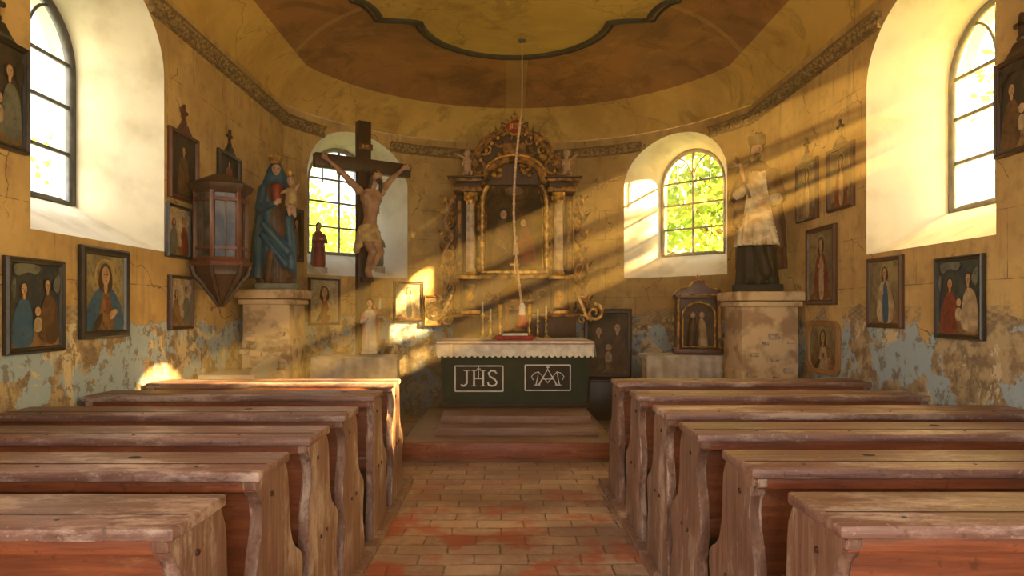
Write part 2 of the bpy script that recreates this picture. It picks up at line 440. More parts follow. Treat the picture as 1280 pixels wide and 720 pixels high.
# floor
def plan(off,ext=0,n=40):
    a=math.asin((2.7-off)/(R-off)); pts=[(XL+off,YB)]
    pts+=[(XL+off,YB+(YJ-YB)*i/6) for i in range(1,6)]
    for i in range(n+1):
        t=-a+2*a*i/n; pts.append((XC+(R-off)*math.sin(t),CY+(R-off)*math.cos(t)))
    pts+=[(XR-off,YB+(YJ-YB)*i/6) for i in range(5,0,-1)]
    pts+=[(XR-off,YB)]
    return pts
b=B('floor'); b.flat([(x,y,0) for x,y in plan(0)],MF); fo=b.done(recalc=False)
b=B('ceiling'); prev=None; rg=[]
CA,CB=.95,.60
K=12
for i in range(K+1):
    t=math.pi/2*i/K; off=CA*(1-math.cos(t)); z=ZT+CB*math.sin(t)
    rg.append([(x,y,z) for x,y in plan(off)])
CZ=ZT+CB
b.rings(rg[:7],M_c0,cap=False,loopclose=False); b.rings(rg[6:],M_c1,cap=False,loopclose=False)
b.flat(rg[-1],M_c1); b.done(recalc=False,ang=60)
half=[(0,7.97)]
for i in range(1,13):
    a=math.pi/2*i/12; half.append((.97*math.sin(a),7.02+.95*math.cos(a)))
half+=[(1.02,7.0),(1.12,6.98),(1.25,6.97),(1.36,6.95)]
for i in range(1,7):
    a=math.pi/2*i/6; half.append((1.36+.14*(1-math.cos(a)),6.95-.42*math.sin(a)))
half+=[(1.5,5.5),(1.5,4.5),(1.5,3.6)]
ful=half+[(1.36,3.2),(.97,3.1),(.6,2.5),(0,2.25)]
loop=[(XC-.05+x,y) for x,y in ful]+[(XC-.05-x,y) for x,y in ful[::-1][1:-1]]
b=B('ceiling_medallion'); b.flat([(x,y,CZ-.012) for x,y in loop],M_c2)
b.tube([(x,y,CZ-.015) for x,y in loop],.032,M_mould,8,closed=True)
lp2=[(XC-.05+(x-XC+.05)*1.06,5.2+(y-5.2)*1.035) for x,y in loop]
b.tube([(x,y,CZ-.01) for x,y in lp2],.014,M_mould,6,closed=True)
b.done(recalc=False)
def cornice(name,paths):
    b=B(name)
    for pts in paths:
        prof=[(0,3.56),(.02,3.56),(.025,3.575),(.032,3.58),(.032,3.645),(.05,3.655),(.06,3.675),(.06,3.685),(0,3.685)]
        rs=[]
        for (p,n) in pts: rs.append([Vector((p[0]+n[0]*d,p[1]+n[1]*d,z)) for d,z in prof])
        b.rings(rs,M_corn)
        b.tube([Vector((p[0]+n[0]*.03,p[1]+n[1]*.03,3.57)) for p,n in pts],.009,M_cline,6)
        b.tube([Vector((p[0]+n[0]*.058,p[1]+n[1]*.058,3.68)) for p,n in pts],.011,M_cline,6)
        for (p,n),(q,n2) in zip(pts[:-1],pts[1:]):
            ln=math.hypot(q[0]-p[0],q[1]-p[1]); k=max(1,int(ln/.075))
            for i in range(k):
                t=(i+.5)/k; x=p[0]+(q[0]-p[0])*t+n[0]*.032; y=p[1]+(q[1]-p[1])*t+n[1]*.032
                if y>2.5: b.box((x,y,3.612),(.034,.034,.04),M_corn)
    return b.done()
def gapw(op):
    f=(3.56-op[3])/(op[4]-op[3]); return op[1]*math.sqrt(max(0,1-f*f))
pL=[[((XL,YB),(1,0)),((XL,opL2[0]-gapw(opL2)),(1,0))],[((XL,opL2[0]+gapw(opL2)),(1,0)),((XL,opL[0]-gapw(opL)),(1,0))],[((XL,opL[0]+gapw(opL)),(1,0)),((XL,YJ),(1,0))]]
pR=[[((XR,YB),(-1,0)),((XR,opR2[0]-gapw(opR2)),(-1,0))],[((XR,opR2[0]+gapw(opR2)),(-1,0)),((XR,opR[0]-gapw(opR)),(-1,0))],[((XR,opR[0]+gapw(opR)),(-1,0)),((XR,YJ),(-1,0))]]
def arcp(a,c,n=24):
    out=[]
    for i in range(n+1):
        t=a+(c-a)*i/n; out.append(((XC+R*math.sin(t),CY+R*math.cos(t)),(-math.sin(t),-math.cos(t))))
    return out
g=gapw(opA1)/R
pA=[arcp(-TH,-TA-g,6),arcp(-TA+g,TA-g,30),arcp(TA+g,TH,6)]
cornice('trim_1',pL); cornice('trim_2',pR); cornice('trim_3',pA)

# ------------------------------------------------------------ pews
def pew(name,y0,xa,xb,side,hole=None):
    b=B(name); yn=y0-.30
    lo,hi=min(xa,xb),max(xa,xb); cx=(lo+hi)/2; w=hi-lo
    b.box((cx,yn+.15,.893),(w+.03,.31,.034),W_top,bev=.008)
    b.box((cx,yn+.028,.865),(w-.02,.03,.05),W_back,bev=.004)
    b.box((cx,yn+.105,.9115),(w+.0,.003,.002),W_dark)
    b.box((cx,yn+.115,.66),(w-.04,.028,.42),W_back)
    b.box((cx,yn+.095,.50),(w-.06,.03,.07),W_back,bev=.005)
    b.box((cx,yn+.33,.445),(w-.04,.34,.035),W_top,bev=.006)
    b.box((cx,yn+.47,.40),(w-.06,.022,.09),W_back)
    b.box((cx,yn+.16,.10),(w-.04,.16,.03),W_end,bev=.005)
    b.box((cx,yn+.13,.28),(w-.06,.02,.33),W_dark)
    prof=[(.0,.876),(.005,.85),(.03,.835),(.062,.80),(.075,.75),(.065,.69),(.035,.64),(.012,.58),(.01,.50),(.03,.44),(.055,.37),(.05,.28),(.02,.22),(.0,.16),(.0,.05),
          (.52,.05),(.52,.16),(.49,.22),(.47,.29),(.49,.36),(.515,.42),(.51,.47),(.47,.505),(.42,.52),(.375,.56),(.345,.63),(.335,.70),(.345,.76),(.335,.82),(.305,.85),(.30,.876)]
    for x,s in ((xa,1),(xb,-1)):
        d=(1 if xb>xa else -1)*s
        b.poly([(x,yn+a,z) for a,z in prof],(d,0,0),.042,W_end,bev=.006)
    for a,z in ((.15,.80),(.2,.45),(.30,.45)):
        b.cyl((xa-.006*(1 if xb>xa else -1),yn+a,z),(xa+.01*(1 if xb>xa else -1),yn+a,z),.009,.009,W_dark,8)
    if hole:
        for h in hole: b.lathe([(.0001,.9122),(.022,.9122),(.018,.9135),(.012,.9128),(.0001,.9128)],(h,yn+.2,0),M_blk,16,.8)
    for k in range(4):
        xx=lo+w*(k+.5)/4+random.uniform(-.1,.1)
        b.cyl((xx,yn+.06,.911),(xx,yn+.06,.9135),.006,.006,M_iron,8)
    return b.done()
ysL=[1.90,2.46,3.03,3.62,4.36,5.08]; ysR=[1.92,2.50,3.12,3.68,4.36,5.12]
hL=[None,[-1.28],None,[-1.32],[-1.0],None]; hR=[None,[1.28],[1.9],None,None,[1.4]]
for i in range(6):
    pew('pew' if i==0 else 'pew.%03d'%i,ysL[i],-.79,XL+.05,-1,hL[i])
xr=[2.76,2.76,2.76,2.68,2.52,2.58]
for i in range(6):
    pew('pew.%03d'%(i+6),ysR[i],.81,xr[i],1,hR[i])
for nm_,x in (('pew_base_rail',-.79),('pew_base_rail.001',.81)):
    b=B(nm_); sg=1 if x>0 else -1
    b.box((x+sg*.01,3.45,.025),(.10,4.3,.05),W_end,bev=.008); b.done()

# ------------------------------------------------------------ altar and steps
AX=.115
b=B('altar_steps')
b.box((.035,7.55,.09),(2.01,2.26,.18),W_step,bev=.008)
b.box((.035,6.40,.10),(2.03,.03,.16),W_back,bev=.004)
b.box((AX,7.7,.22),(1.62,1.93,.08),W_step,bev=.008)
b.box((AX,7.81,.30),(1.54,1.64,.08),W_step,bev=.008)
b.done()
b=B('altar_table')
yf,yk,zt=7.55,8.56,1.06; w0,w1=.80,.835
b.rings([[(AX-w0,yf+.02,.345),(AX+w0,yf+.02,.345),(AX+w0,yk,.345),(AX-w0,yk,.345)],
         [(AX-w0,yf+.02,.40),(AX+w0,yf+.02,.40),(AX+w0,yk,.40),(AX-w0,yk,.40)],
         [(AX-w1,yf,zt),(AX+w1,yf,zt),(AX+w1,yk,zt),(AX-w1,yk,zt)]],M_green)
b.box((AX,yf+.01,.375),(w0*2+.03,.04,.05),M_blk,bev=.004)
def yface(z): return yf+.02*(1-(z-.40)/(zt-.40))-.006
def panel(cx,cz,w,h):
    b.box((cx,yface(cz)+.004,cz),(w-.012,.006,h-.012),M_blk)
    for (x,z,ww,hh) in ((cx,cz+h/2,w,.013),(cx,cz-h/2,w,.013),(cx-w/2,cz,.013,h),(cx+w/2,cz,.013,h)):
        b.box((x,yface(z),z),(ww+.0,.008,hh+.0),M_white)
panel(AX-.40,.665,.53,.28); panel(AX+.36,.675,.50,.28)
def text(s,size,x,z,y,mat,ext=.003,sx=1,off=.003):
    cu=bpy.data.curves.new('t','FONT'); cu.body=s; cu.size=size; cu.extrude=ext; cu.align_x='CENTER'; cu.offset=off
    o=bpy.data.objects.new('t',cu); S.collection.objects.link(o)
    dg=bpy.context.evaluated_depsgraph_get(); dg.update()
    me=bpy.data.meshes.new_from_object(o.evaluated_get(dg)); bpy.data.objects.remove(o)
    me.materials.clear(); 
    for p in me.polygons: p.material_index=0
    mx=Matrix.Translation((x,y,z))@Matrix.Rotation(math.pi/2,4,'X')@Matrix.Diagonal((sx,1,1,1))
    return me,mx
def stroke(pts,w=.011,cx=.36,cz=.68): b.tube([(AX+cx+x,yface(.68)-.006,cz+z) for x,z in pts],w*.5,M_white,4)
def serif(x,z,w=.03): stroke([(x-w,z),(x+w,z)],.010,0,0)
zb,zt_=.585,.755
jx,hx,sx_=-.545,-.405,-.25
stroke([(jx+.01,zt_),(jx+.01,zb+.03),(jx-.01,zb+.005),(jx-.04,zb),(jx-.05,zb+.02)],.030,0,0); serif(jx+.01,zt_,.035)
for s_ in (-.05,.05): stroke([(hx+s_,zb),(hx+s_,zt_)],.030,0,0); serif(hx+s_,zb); serif(hx+s_,zt_)
stroke([(hx-.05,.665),(hx+.05,.665)],.014,0,0)
stroke([(hx,.665),(hx,.80)],.012,0,0); stroke([(hx-.022,.772),(hx+.022,.772)],.012,0,0)
stroke([(sx_+.045,zt_-.035),(sx_+.025,zt_-.005),(sx_-.015,zt_),(sx_-.045,zt_-.03),(sx_-.03,.69),(sx_+.02,.66),(sx_+.048,.625),(sx_+.03,zb+.008),(sx_-.01,zb),(sx_-.045,zb+.012),(sx_-.052,zb+.045)],.026,0,0)
stroke([(-.10,-.085),(0,.09),(.10,-.085)],.020); stroke([(-.055,-.02),(.055,-.02)],.012)
stroke([(-.13,-.085),(-.10,.06),(0,-.06),(.10,.06),(.13,-.085)],.016)
stroke([(-.15,-.085),(-.08,-.085)]); stroke([(.15,-.085),(.08,-.085)]); stroke([(0,.09),(0,.125)]); stroke([(-.02,.11),(.02,.11)])
stroke([(-.10,.06),(-.14,.05),(-.18,.01),(-.16,-.03)]); stroke([(.10,.06),(.14,.05),(.18,.01),(.16,-.03)])
b.done()
b=B('altar_cloth'); z0=zt+.002
cw=w1+.035
b.box((AX,(yf-.02+yk)/2,z0+.010),(cw*2,yk-yf+.03,.014),M_linen,bev=.004)
def lace(p0,p1,n):
    p0=Vector(p0);p1=Vector(p1);N_=150; top=[];mid=[];bot=[]
    nrm=(p1-p0).normalized().cross(Vector((0,0,1)))
    for i in range(N_+1):
        t=i/N_; p=p0.lerp(p1,t); wv=nrm*(.014+.012*math.sin(t*n*1.3)+.006*math.sin(t*n*3.1))
        dz=-.15-.026*abs(math.sin(t*n*2.2))
        top.append(p); mid.append(p+wv*.6+Vector((0,0,-.06))); bot.append(p+wv+Vector((0,0,dz)))
    b.rings([top,mid,bot],M_linen,cap=False,loopclose=False)
    b.tube([q+nrm*.004+Vector((0,0,.035)) for q in mid],.006,M_lred,4)
lace((AX-cw,yf-.03,z0+.014),(AX+cw,yf-.03,z0+.014),38)
lace((AX-cw,yk,z0+.014),(AX-cw,yf-.03,z0+.014),22); lace((AX+cw,yf-.03,z0+.014),(AX+cw,yk,z0+.014),22)
b.box((AX,yf+.12,z0+.018),(cw*2-.04,.05,.004),M_lred)
b.done(recalc=False)

# retable ------------------------------------------------
K_=.0102; RY=8.72
b=B('altarpiece'); RM=Matrix.Translation((.125,RY,0))
def scroll(c,r,turns,sgn,mat,rad,y=0,a0=0,n=22):
    pts=[];rr=[]
    for i in range(n+1):
        t=i/n; a=a0+sgn*turns*2*math.pi*t; q=r*(1-.8*t)
        pts.append((c[0]+q*math.cos(a),y,c[1]+q*math.sin(a))); rr.append(rad*(1-.55*t))
    b.tube(pts,rr,mat,8)
b.box((0,.25,.53),(1.62,.5,1.06),W_altar,bev=.01)
b.box((0,.16,1.20),(1.56,.46,.28),W_altar,bev=.01)
b.box((0,.14,1.36),(1.66,.46,.05),M_gcarv,bev=.012)
b.box((0,.18,1.60),(1.40,.34,.46),W_altar,bev=.01)
b.box((0,.15,1.85),(1.52,.40,.05),M_gcarv,bev=.012)
b.box((0,.28,2.45),(1.44,.12,1.2),W_altar,bev=.01)
for sg in (-1,1):
    xc=sg*.56
    b.box((xc,.0,1.60),(.20,.20,.44),W_altar,bev=.01); b.box((xc,-.105,1.60),(.12,.02,.3),M_gcarv,bev=.006)
    b.ball((xc,-.115,1.60),(.035,.02,.07),M_gold,None,10)
    b.box((xc,0,1.40),(.25,.25,.05),M_gold,bev=.01); b.box((xc,0,1.84),(.25,.25,.05),M_gold,bev=.01)
    b.lathe([(.075,1.87),(.08,1.89),(.062,1.92),(.07,1.94),(.055,1.97),(.055,2.0),(.058,2.3),(.052,2.74),(.058,2.76),(.05,2.78)],(xc,0,0),M_marb,20)
    b.lathe([(.05,2.76),(.062,2.80),(.06,2.84),(.078,2.88),(.09,2.92),(.07,2.925)],(xc,0,0),M_gold,12)
    for k in range(8):
        a=k*math.pi/4; b.ball((xc+.07*math.cos(a),.07*math.sin(a),2.86),(.02,.02,.04),M_gold,None,8)
    b.lathe([(.075,1.87),(.085,1.885),(.075,1.91),(.06,1.915)],(xc,0,0),M_gold,16)
    xo=sg*.71
    b.box((xo,.16,2.38),(.09,.16,1.05),W_altar,bev=.008); b.box((xo,.075,2.38),(.045,.02,.9),M_gcarv,bev=.006)
    for k in range(9): b.ball((sg*(.465),.19,1.98+k*.10),(.03,.03,.055),M_gcarv,None,8)
    b.box((sg*.60,.08,2.955),(.36,.34,.06),M_gcarv,bev=.01); b.box((sg*.60,.09,3.01),(.32,.30,.07),W_altar,bev=.006)
    b.box((sg*.62,.06,3.07),(.42,.38,.045),M_gcarv,bev=.014); b.box((sg*.62,.04,3.10),(.46,.42,.02),W_altar,bev=.006)
    zz=1.50
    for k,(dx,r,s2) in enumerate([(.14,.10,1),(.10,.085,-1),(.12,.10,1),(.09,.08,-1),(.12,.09,1),(.09,.075,-1),(.07,.07,1)]):
        scroll((sg*(.76+dx),zz),r,1.3,sg*s2,M_gcarv,.032,.18,a0=math.pi/2*(1 if s2>0 else -1)); 
        b.ball((sg*(.76+dx*.5),.18,zz+.1),(.045,.03,.05),M_gcarv,None,8)
        b.ball((sg*(.76+dx+.07),.18,zz+.06),(.028,.02,.05),M_gcarv if k%2 else M_gold,None,8)
        b.cyl((sg*(.80+dx),.19,zz+.02),(sg*(.90+dx),.17,zz+.13),.03,.006,M_gcarv,7)
        zz+=.215
    b.tube([(sg*.78,.18,1.4),(sg*.92,.18,1.6),(sg*.84,.18,1.85),(sg*.93,.18,2.1),(sg*.83,.18,2.35),(sg*.90,.18,2.6),(sg*.80,.18,2.9)],.030,M_gcarv,8)
    scroll((sg*1.03,1.39),.115,1.4,-sg,M_gold,.032,.1,a0=math.pi/2)
    b.tube([(sg*.80,.1,1.62),(sg*.86,.1,1.50),(sg*.92,.1,1.36),(sg*1.0,.1,1.29)],[.02,.03,.035,.03],M_gold,8)
    scroll((sg*.87,1.30),.07,1.2,sg,M_gold,.022,.08,a0=0)
    scroll((sg*.47,3.28),.14,1.4,-sg,M_gcarv,.035,.06,a0=math.pi/2)
    scroll((sg*.36,3.50),.10,1.3,-sg,M_gold,.024,.08,a0=math.pi/2)
    scroll((sg*.20,3.60),.08,1.2,sg,M_gcarv,.024,.08,a0=0)
    b.tube([(sg*.55,.06,3.16),(sg*.58,.06,3.30),(sg*.48,.06,3.45),(sg*.40,.07,3.60),(sg*.26,.08,3.70),(sg*.14,.08,3.68)],[.04,.035,.04,.035,.03,.02],M_gcarv,8)
    for k in range(9):
        t=k/8; b.ball((sg*(.58-.42*t),.03,3.24+.46*math.sin(t*1.5)),(.05-.015*t,.035,.06-.02*t),M_gcarv,Matrix.Rotation(-sg*t*1.2,3,'Y'),8)
    for k in range(7):
        x=sg*(.14+.075*k); zc=3.74-.035*k-.012*k*k
        b.cyl((x,.08,zc-.04),(x+sg*.035,.06,zc+.11),.030,.004,M_gcarv,7)
        b.ball((x,.03,zc-.06),(.022,.02,.03),M_gold,None,8)
pts=[(-.40,1.94),(.40,1.94)]+[(.40*math.cos(math.pi*i/16),2.84+.36*math.sin(math.pi*i/16)) for i in range(17)]
M_p1=paint('altar_painting_dark',(.040,.022,.011),(.14,.075,.03),(.018,.012,.008),4,.85)
b.flat([(x,.205,z) for x,z in pts],M_p1)
fr=[(-.42,1.92),(0,1.92),(.42,1.92),(.42,2.4)]+[(.42*math.cos(math.pi*i/16),2.84+.38*math.sin(math.pi*i/16)) for i in range(17)]+[(-.42,2.4)]
b.tube([(x,.19,z) for x,z in fr],.035,M_gold,8,closed=True)
b.tube([(x*.88,.195,1.96+(z-1.96)*.95) for x,z in fr],.013,M_gcarv,6,closed=True)
PB=paint('oil_brown',(.15,.075,.032),(.27,.15,.06),(.05,.025,.015)); PR=paint('oil_red',(.28,.05,.024),(.14,.035,.02),(.05,.02,.012))
PS=paint('oil_flesh',(.54,.34,.19),(.38,.21,.11),(.22,.12,.07),16); PC=paint('oil_cream',(.54,.41,.24),(.34,.24,.14),(.18,.12,.08))
PH=paint('oil_hair',(.07,.035,.018),(.04,.02,.012),(.02,.012,.01))
PD=paint('oil_shade_brown',(.15,.075,.033),(.08,.04,.02),(.03,.017,.01))
def blob(cx,cz,rx,rz,y,mat,n=18):
    b.flat([(cx+rx*math.cos(2*math.pi*i/n),y,cz+rz*math.sin(2*math.pi*i/n)) for i in range(n)],mat)
b.flat([(-.30,.198,2.02),(-.02,.198,2.02),(-.05,.198,2.45),(-.12,.198,2.62),(-.2,.198,2.60),(-.27,.198,2.4)],PD)
b.flat([(.0,.197,2.02),(.3,.197,2.02),(.26,.197,2.3),(.18,.197,2.50),(.10,.197,2.50),(.05,.197,2.3)],PR)
blob(-.15,2.69,.06,.075,.1965,PH); blob(-.14,2.67,.042,.056,.196,PS); blob(.13,2.58,.055,.06,.1965,PH); blob(.12,2.56,.04,.048,.196,PS); blob(.02,2.36,.03,.036,.1945,PS)
b.flat([(-.02,.195,2.14),(.06,.195,2.14),(.05,.195,2.3),(-.01,.195,2.33)],PC); blob(.0,2.98,.12,.06,.197,PB)
b.flat([(-.26,.1965,2.3),(-.10,.1965,2.2),(-.12,.1965,2.36),(-.2,.1965,2.5)],PB)
ar=[(-.46,.04,3.06),(-.40,.03,3.07)]+[(.36*math.cos(math.pi*(1-i/14)),.02,3.10+.26*math.sin(math.pi*i/14)) for i in range(15)]+[(.40,.03,3.07),(.46,.04,3.06)]
b.tube(ar,.045,M_gcarv,8); b.tube([(x*1.08,y-.02,z+.05) for x,y,z in ar],.02,M_gold,6)
b.poly([(-.52,.12,3.05),(.52,.12,3.05),(.48,.12,3.35),(.34,.12,3.58),(.15,.12,3.70),(-.15,.12,3.70),(-.34,.12,3.58),(-.48,.12,3.35)],(0,1,0),.08,W_altar)
b.box((0,.06,3.47),(.30,.06,.20),M_gcarv,bev=.02)
for k in range(14):
    a=2*math.pi*k/14; b.cyl((.0,.07,3.77),(.19*math.cos(a),.07,3.77+.16*math.sin(a)),.03,.006,M_gcarv,6)
b.ball((0,.05,3.77),(.125,.05,.105),M_gold,None,20); b.ball((0,.03,3.77),(.10,.05,.082),M_lred,None,20)
me,mx=text('JHS',.085,0,3.742,-.022,M_gold); b.add_mesh(me,[M_gold],mx)
b.box((0,.05,3.93),(.02,.02,.12),M_gold); b.box((0,.05,3.94),(.07,.02,.02),M_gold)
random.seed(3)
for k in range(34):
    x=random.uniform(-.5,.5); z=3.14+random.random()*(.52-abs(x)*.7); b.ball((x,.06+random.uniform(-.02,.03),z),(random.uniform(.03,.06),.035,random.uniform(.025,.05)),M_gcarv if k%3 else M_gold,Matrix.Rotation(random.uniform(-1,1),3,'Y'),8)
for k in range(-2,3):
    if k==0: continue
    scroll((k*.17,1.62),.07,1.2,1 if k>0 else -1,M_gcarv,.018,.0)
b.box((0,-.10,1.31),(.42,.30,.44),W_altar,bev=.01); b.box((0,-.26,1.32),(.24,.02,.32),M_gcarv,bev=.006); b.box((0,-.275,1.32),(.15,.02,.22),W_altar,bev=.006)
b.box((0,-.10,1.54),(.50,.38,.04),M_gcarv,bev=.01)
for sg in (-1,1): b.lathe([(.03,1.10),(.024,1.14),(.022,1.45),(.035,1.5)],(sg*.18,-.26,0),M_gold,10)
b.lathe([(.20,1.56),(.18,1.64),(.12,1.72),(.05,1.78),(.03,1.84),(.001,1.85)],(0,-.10,0),W_altar,16)
b.box((0,-.10,1.95),(.022,.022,.24),M_gold); b.box((0,-.10,2.0),(.12,.022,.022),M_gold)
b.done(RM)

def cherub(name,x,z,flip):
    pr=[('c',(0,0,.06),(0,0,.20),.05,.045,0),('e',(0,-.01,.30),(.045,.045,.05),0),('c',(0,0,.2),(0,0,.27),.025,.02,0),
        ('c',(.04,-.02,.20),(.14*flip,-.06,.28),.02,.012,0),('c',(-.04,-.02,.2),(-.06,-.07,.13),.02,.012,0),
        ('c',(.025,-.01,.06),(.05,-.09,.04),.03,.022,0),('c',(.05,-.09,.04),(.05,-.08,-.0),.022,.012,0),
        ('c',(-.025,-.01,.06),(-.04,-.08,.03),.03,.022,0),('c',(-.04,-.08,.03),(-.05,-.07,-.0),.022,.012,0),
        ('c',(.04,.04,.18),(.13,.05,.26),.03,.01,1),('c',(-.04,.04,.18),(-.13,.05,.26),.03,.01,1)]
    bb=B(name); bb.add_mesh(sculpt(pr,[M_skinp,M_gcarv],.008,3),[M_skinp,M_gcarv]); bb.done(Matrix.Translation((x,RY+.0,z)))
cherub('carved_cherub',.125+.66,3.125,1); cherub('carved_cherub.001',.125-.60,3.125,-1)

def candlestick(name,x,y,h=.30):
    b=B(name)
    b.lathe([(.001,0),(.06,0),(.06,.015),(.03,.03),(.014,.05),(.022,.08),(.012,.11),(.012,h*.6),(.022,h*.65),(.012,h*.72),(.014,h*.85),(.032,h*.92),(.03,h),(.001,h)],(0,0,0),M_brass,16)
    b.cyl((0,0,h),(0,0,h+.14),.012,.012,M_candle,10); b.cyl((0,0,h+.14),(0,0,h+.155),.002,.001,M_blk,5)
    b.done(Matrix.Translation((x,y,z0+.018)))
for i,(x,h) in enumerate(((-.27,.30),(-.17,.22),(.50,.26),(.40,.22))):
    candlestick('candlestick' if i==0 else 'candlestick.%03d'%i,x,8.3 if i!=1 else 8.12,h)
b=B('altar_cushion'); b.box((AX-.0,7.9,1.108),(.44,.28,.05),M_lred,bev=.02); b.box((AX,7.88,1.144),(.30,.22,.025),M_linen,bev=.008); b.done()

b=B('bell_rope')
pts=[]
for i in range(60):
    t=i/59; z=CZ-.02-t*(CZ-1.47); x=.19+(-.09*math.sin(min(1,max(0,(t-.25)/.75))*math.pi)) 
    pts.append((x,7.5,z))
b.tube(pts,[.005 if i<18 else .013 for i in range(60)],M_rope,8)
for i in range(18,59,2): b.ball(pts[i],(.017,.017,.016),M_rope,None,8)
b.lathe([(.02,1.50),(.035,1.46),(.03,1.42),(.04,1.37),(.045,1.35),(.001,1.35)],(pts[-1][0],7.5,0),M_linen,12)
b.lathe([(.042,1.37),(.050,1.34),(.060,1.25),(.05,1.24),(.001,1.24)],(pts[-1][0],7.5,0),M_lred,12)
b.lathe([(.001,CZ),(.05,CZ),(.04,CZ-.03),(.001,CZ-.04)],(.19,7.5,0),M_iron,12)
b.done()

# ------------------------------------------------------------ crucifix
ang=math.radians(35)
CM=Matrix.Translation((-1.57,7.57,0))@Matrix.Rotation(ang,4,'Z')
b=B('crucifix')
b.box((0,0,1.76),(.15,.10,3.50),W_dark,bev=.008); b.box((0,-.01,3.02),(1.12,.10,.15),W_dark,bev=.008)
b.box((0,0,.06),(.5,.4,.12),W_dark,bev=.01)
b.box((0,-.07,3.22),(.16,.02,.07),W_red,bev=.004); me,mx=text('INRI',.055,0,3.202,-.082,M_gold,.001,off=.001); b.add_mesh(me,[M_gold],mx)
b.box((0,-.09,1.76),(.12,.12,.05),W_dark,bev=.006)
def P(x,y,z): return (x,y,3.02+z)
pr=[('c',P(0,-.15,-.74),P(.01,-.17,-.58),.085,.072,0),('c',P(.01,-.17,-.58),P(.015,-.17,-.40),.072,.10,0),
 ('e',P(.015,-.175,-.38),(.125,.08,.115),0),('e',P(-.04,-.22,-.36),(.06,.03,.045),0),('e',P(.07,-.22,-.36),(.06,.03,.045),0),
 ('c',P(.02,-.17,-.30),P(.045,-.21,-.21),.036,.032,0),
 ('e',P(.06,-.235,-.145),(.05,.058,.068),0),('c',P(.065,-.285,-.135),P(.067,-.30,-.155),.010,.013,0),('c',P(.06,-.27,-.195),P(.062,-.275,-.225),.026,.014,2),
 ('e',P(.058,-.215,-.125),(.058,.058,.07),2),('c',P(.01,-.21,-.15),P(-.02,-.20,-.29),.026,.018,2),('c',P(.11,-.21,-.17),P(.12,-.19,-.30),.026,.016,2)]
for k in range(4):
    for sg in (-1,1): pr.append(('c',P(.015+sg*.03,-.245,-.44-.028*k),P(.015+sg*.085,-.20,-.455-.028*k),.008,.008,0))
for sg in (-1,1):
    sh=P(sg*.13+.01,-.16,-.30); el=P(sg*.285,-.12,-.13); wr=P(sg*.425,-.085,-.01)
    pr+=[('e',sh,(.05,.045,.05),0),('c',sh,el,.042,.032,0),('e',P(sg*.20,-.135,-.22),(.045,.038,.045),0),('c',el,wr,.033,.019,0),
         ('e',P(sg*.455,-.08,.015),(.032,.015,.026),0)]
    for k,(dx,dz,l) in enumerate(((.055,.005,.9),(.06,.02,1),(.055,.036,1),(.045,.05,.85))):
        a=P(sg*.47,-.082,.008+k*.011); m_=P(sg*(.47+dx*.6*l),-.10,.008+k*.011+dz*.4); e_=P(sg*(.47+dx*.8*l),-.12,.0+k*.011+dz*.4)
        pr+=[('c',a,m_,.0085,.008,0),('c',m_,e_,.008,.0065,0)]
    pr+=[('c',P(sg*.45,-.085,.03),P(sg*.455,-.11,.065),.009,.007,0)]
    hip=P(sg*.052,-.15,-.76); kn=P(sg*.045+.045,-.25,-.97); an=P(sg*.014-.0,-.13,-1.165); ft=P(sg*.018-.01,-.19,-1.235)
    pr+=[('c',hip,kn,.066,.046,0),('e',kn,(.044,.046,.05),0),('c',kn,an,.043,.024,0),('e',P(sg*.03+.03,-.20,-1.04),(.036,.04,.07),0),('c',an,ft,.025,.017,0),('e',ft,(.02,.03,.014),0)]
pr+=[('l',[(3.02-.86,.01,-.19,.125,.105,.05,7,0),(3.02-.80,.005,-.17,.125,.10,.04,7,.5),(3.02-.73,0,-.16,.112,.095,.03,7,1),(3.02-.67,0,-.16,.10,.085,.02,7,1)],1),
     ('c',P(-.11,-.18,-.72),P(-.15,-.17,-.95),.03,.04,1),('c',P(-.13,-.20,-.75),P(-.12,-.21,-.90),.02,.028,1)]
b.add_mesh(sculpt(pr,[M_skin,M_loin,M_hair],.0075,2),[M_skin,M_loin,M_hair])
b.tube([P(.058+.06*math.cos(a),-.215+.06*math.sin(a),-.105+.008*math.sin(5*a)) for a in [2*math.pi*i/20 for i in range(20)]],.009,M_hair,6,closed=True)
b.done(CM)

# ------------------------------------------------------------ statues
def statue_base(b,w,d,h,mat=M_blk):
    b.box((0,0,h/2),(w,d,h),mat,bev=.01)
def face(pr,c,s,m,look=-1):
    x,y,z=c
    pr+=[('e',c,(.8*s,.95*s,1.15*s),m),('e',(x,y-.35*s,z-.55*s),(.5*s,.5*s,.5*s),m),('c',(x,y-.92*s,z+.1*s),(x,y-1.08*s,z-.22*s),.11*s,.16*s,m)]
def face_detail(b,c,s,mouth=True):
    x,y,z=c
    for sg in (-1,1):
        b.ball((x+sg*.32*s,y-.86*s,z+.12*s),(.13*s,.06*s,.07*s),M_hair,None,8)
        b.ball((x+sg*.32*s,y-.84*s,z+.30*s),(.18*s,.07*s,.04*s),M_hair,None,8)
    if mouth: b.ball((x,y-.90*s,z-.48*s),(.18*s,.06*s,.05*s),M_lred,None,8)
b=B('virgin_and_child_statue'); statue_base(b,.40,.36,.06,M_gry); H=.06
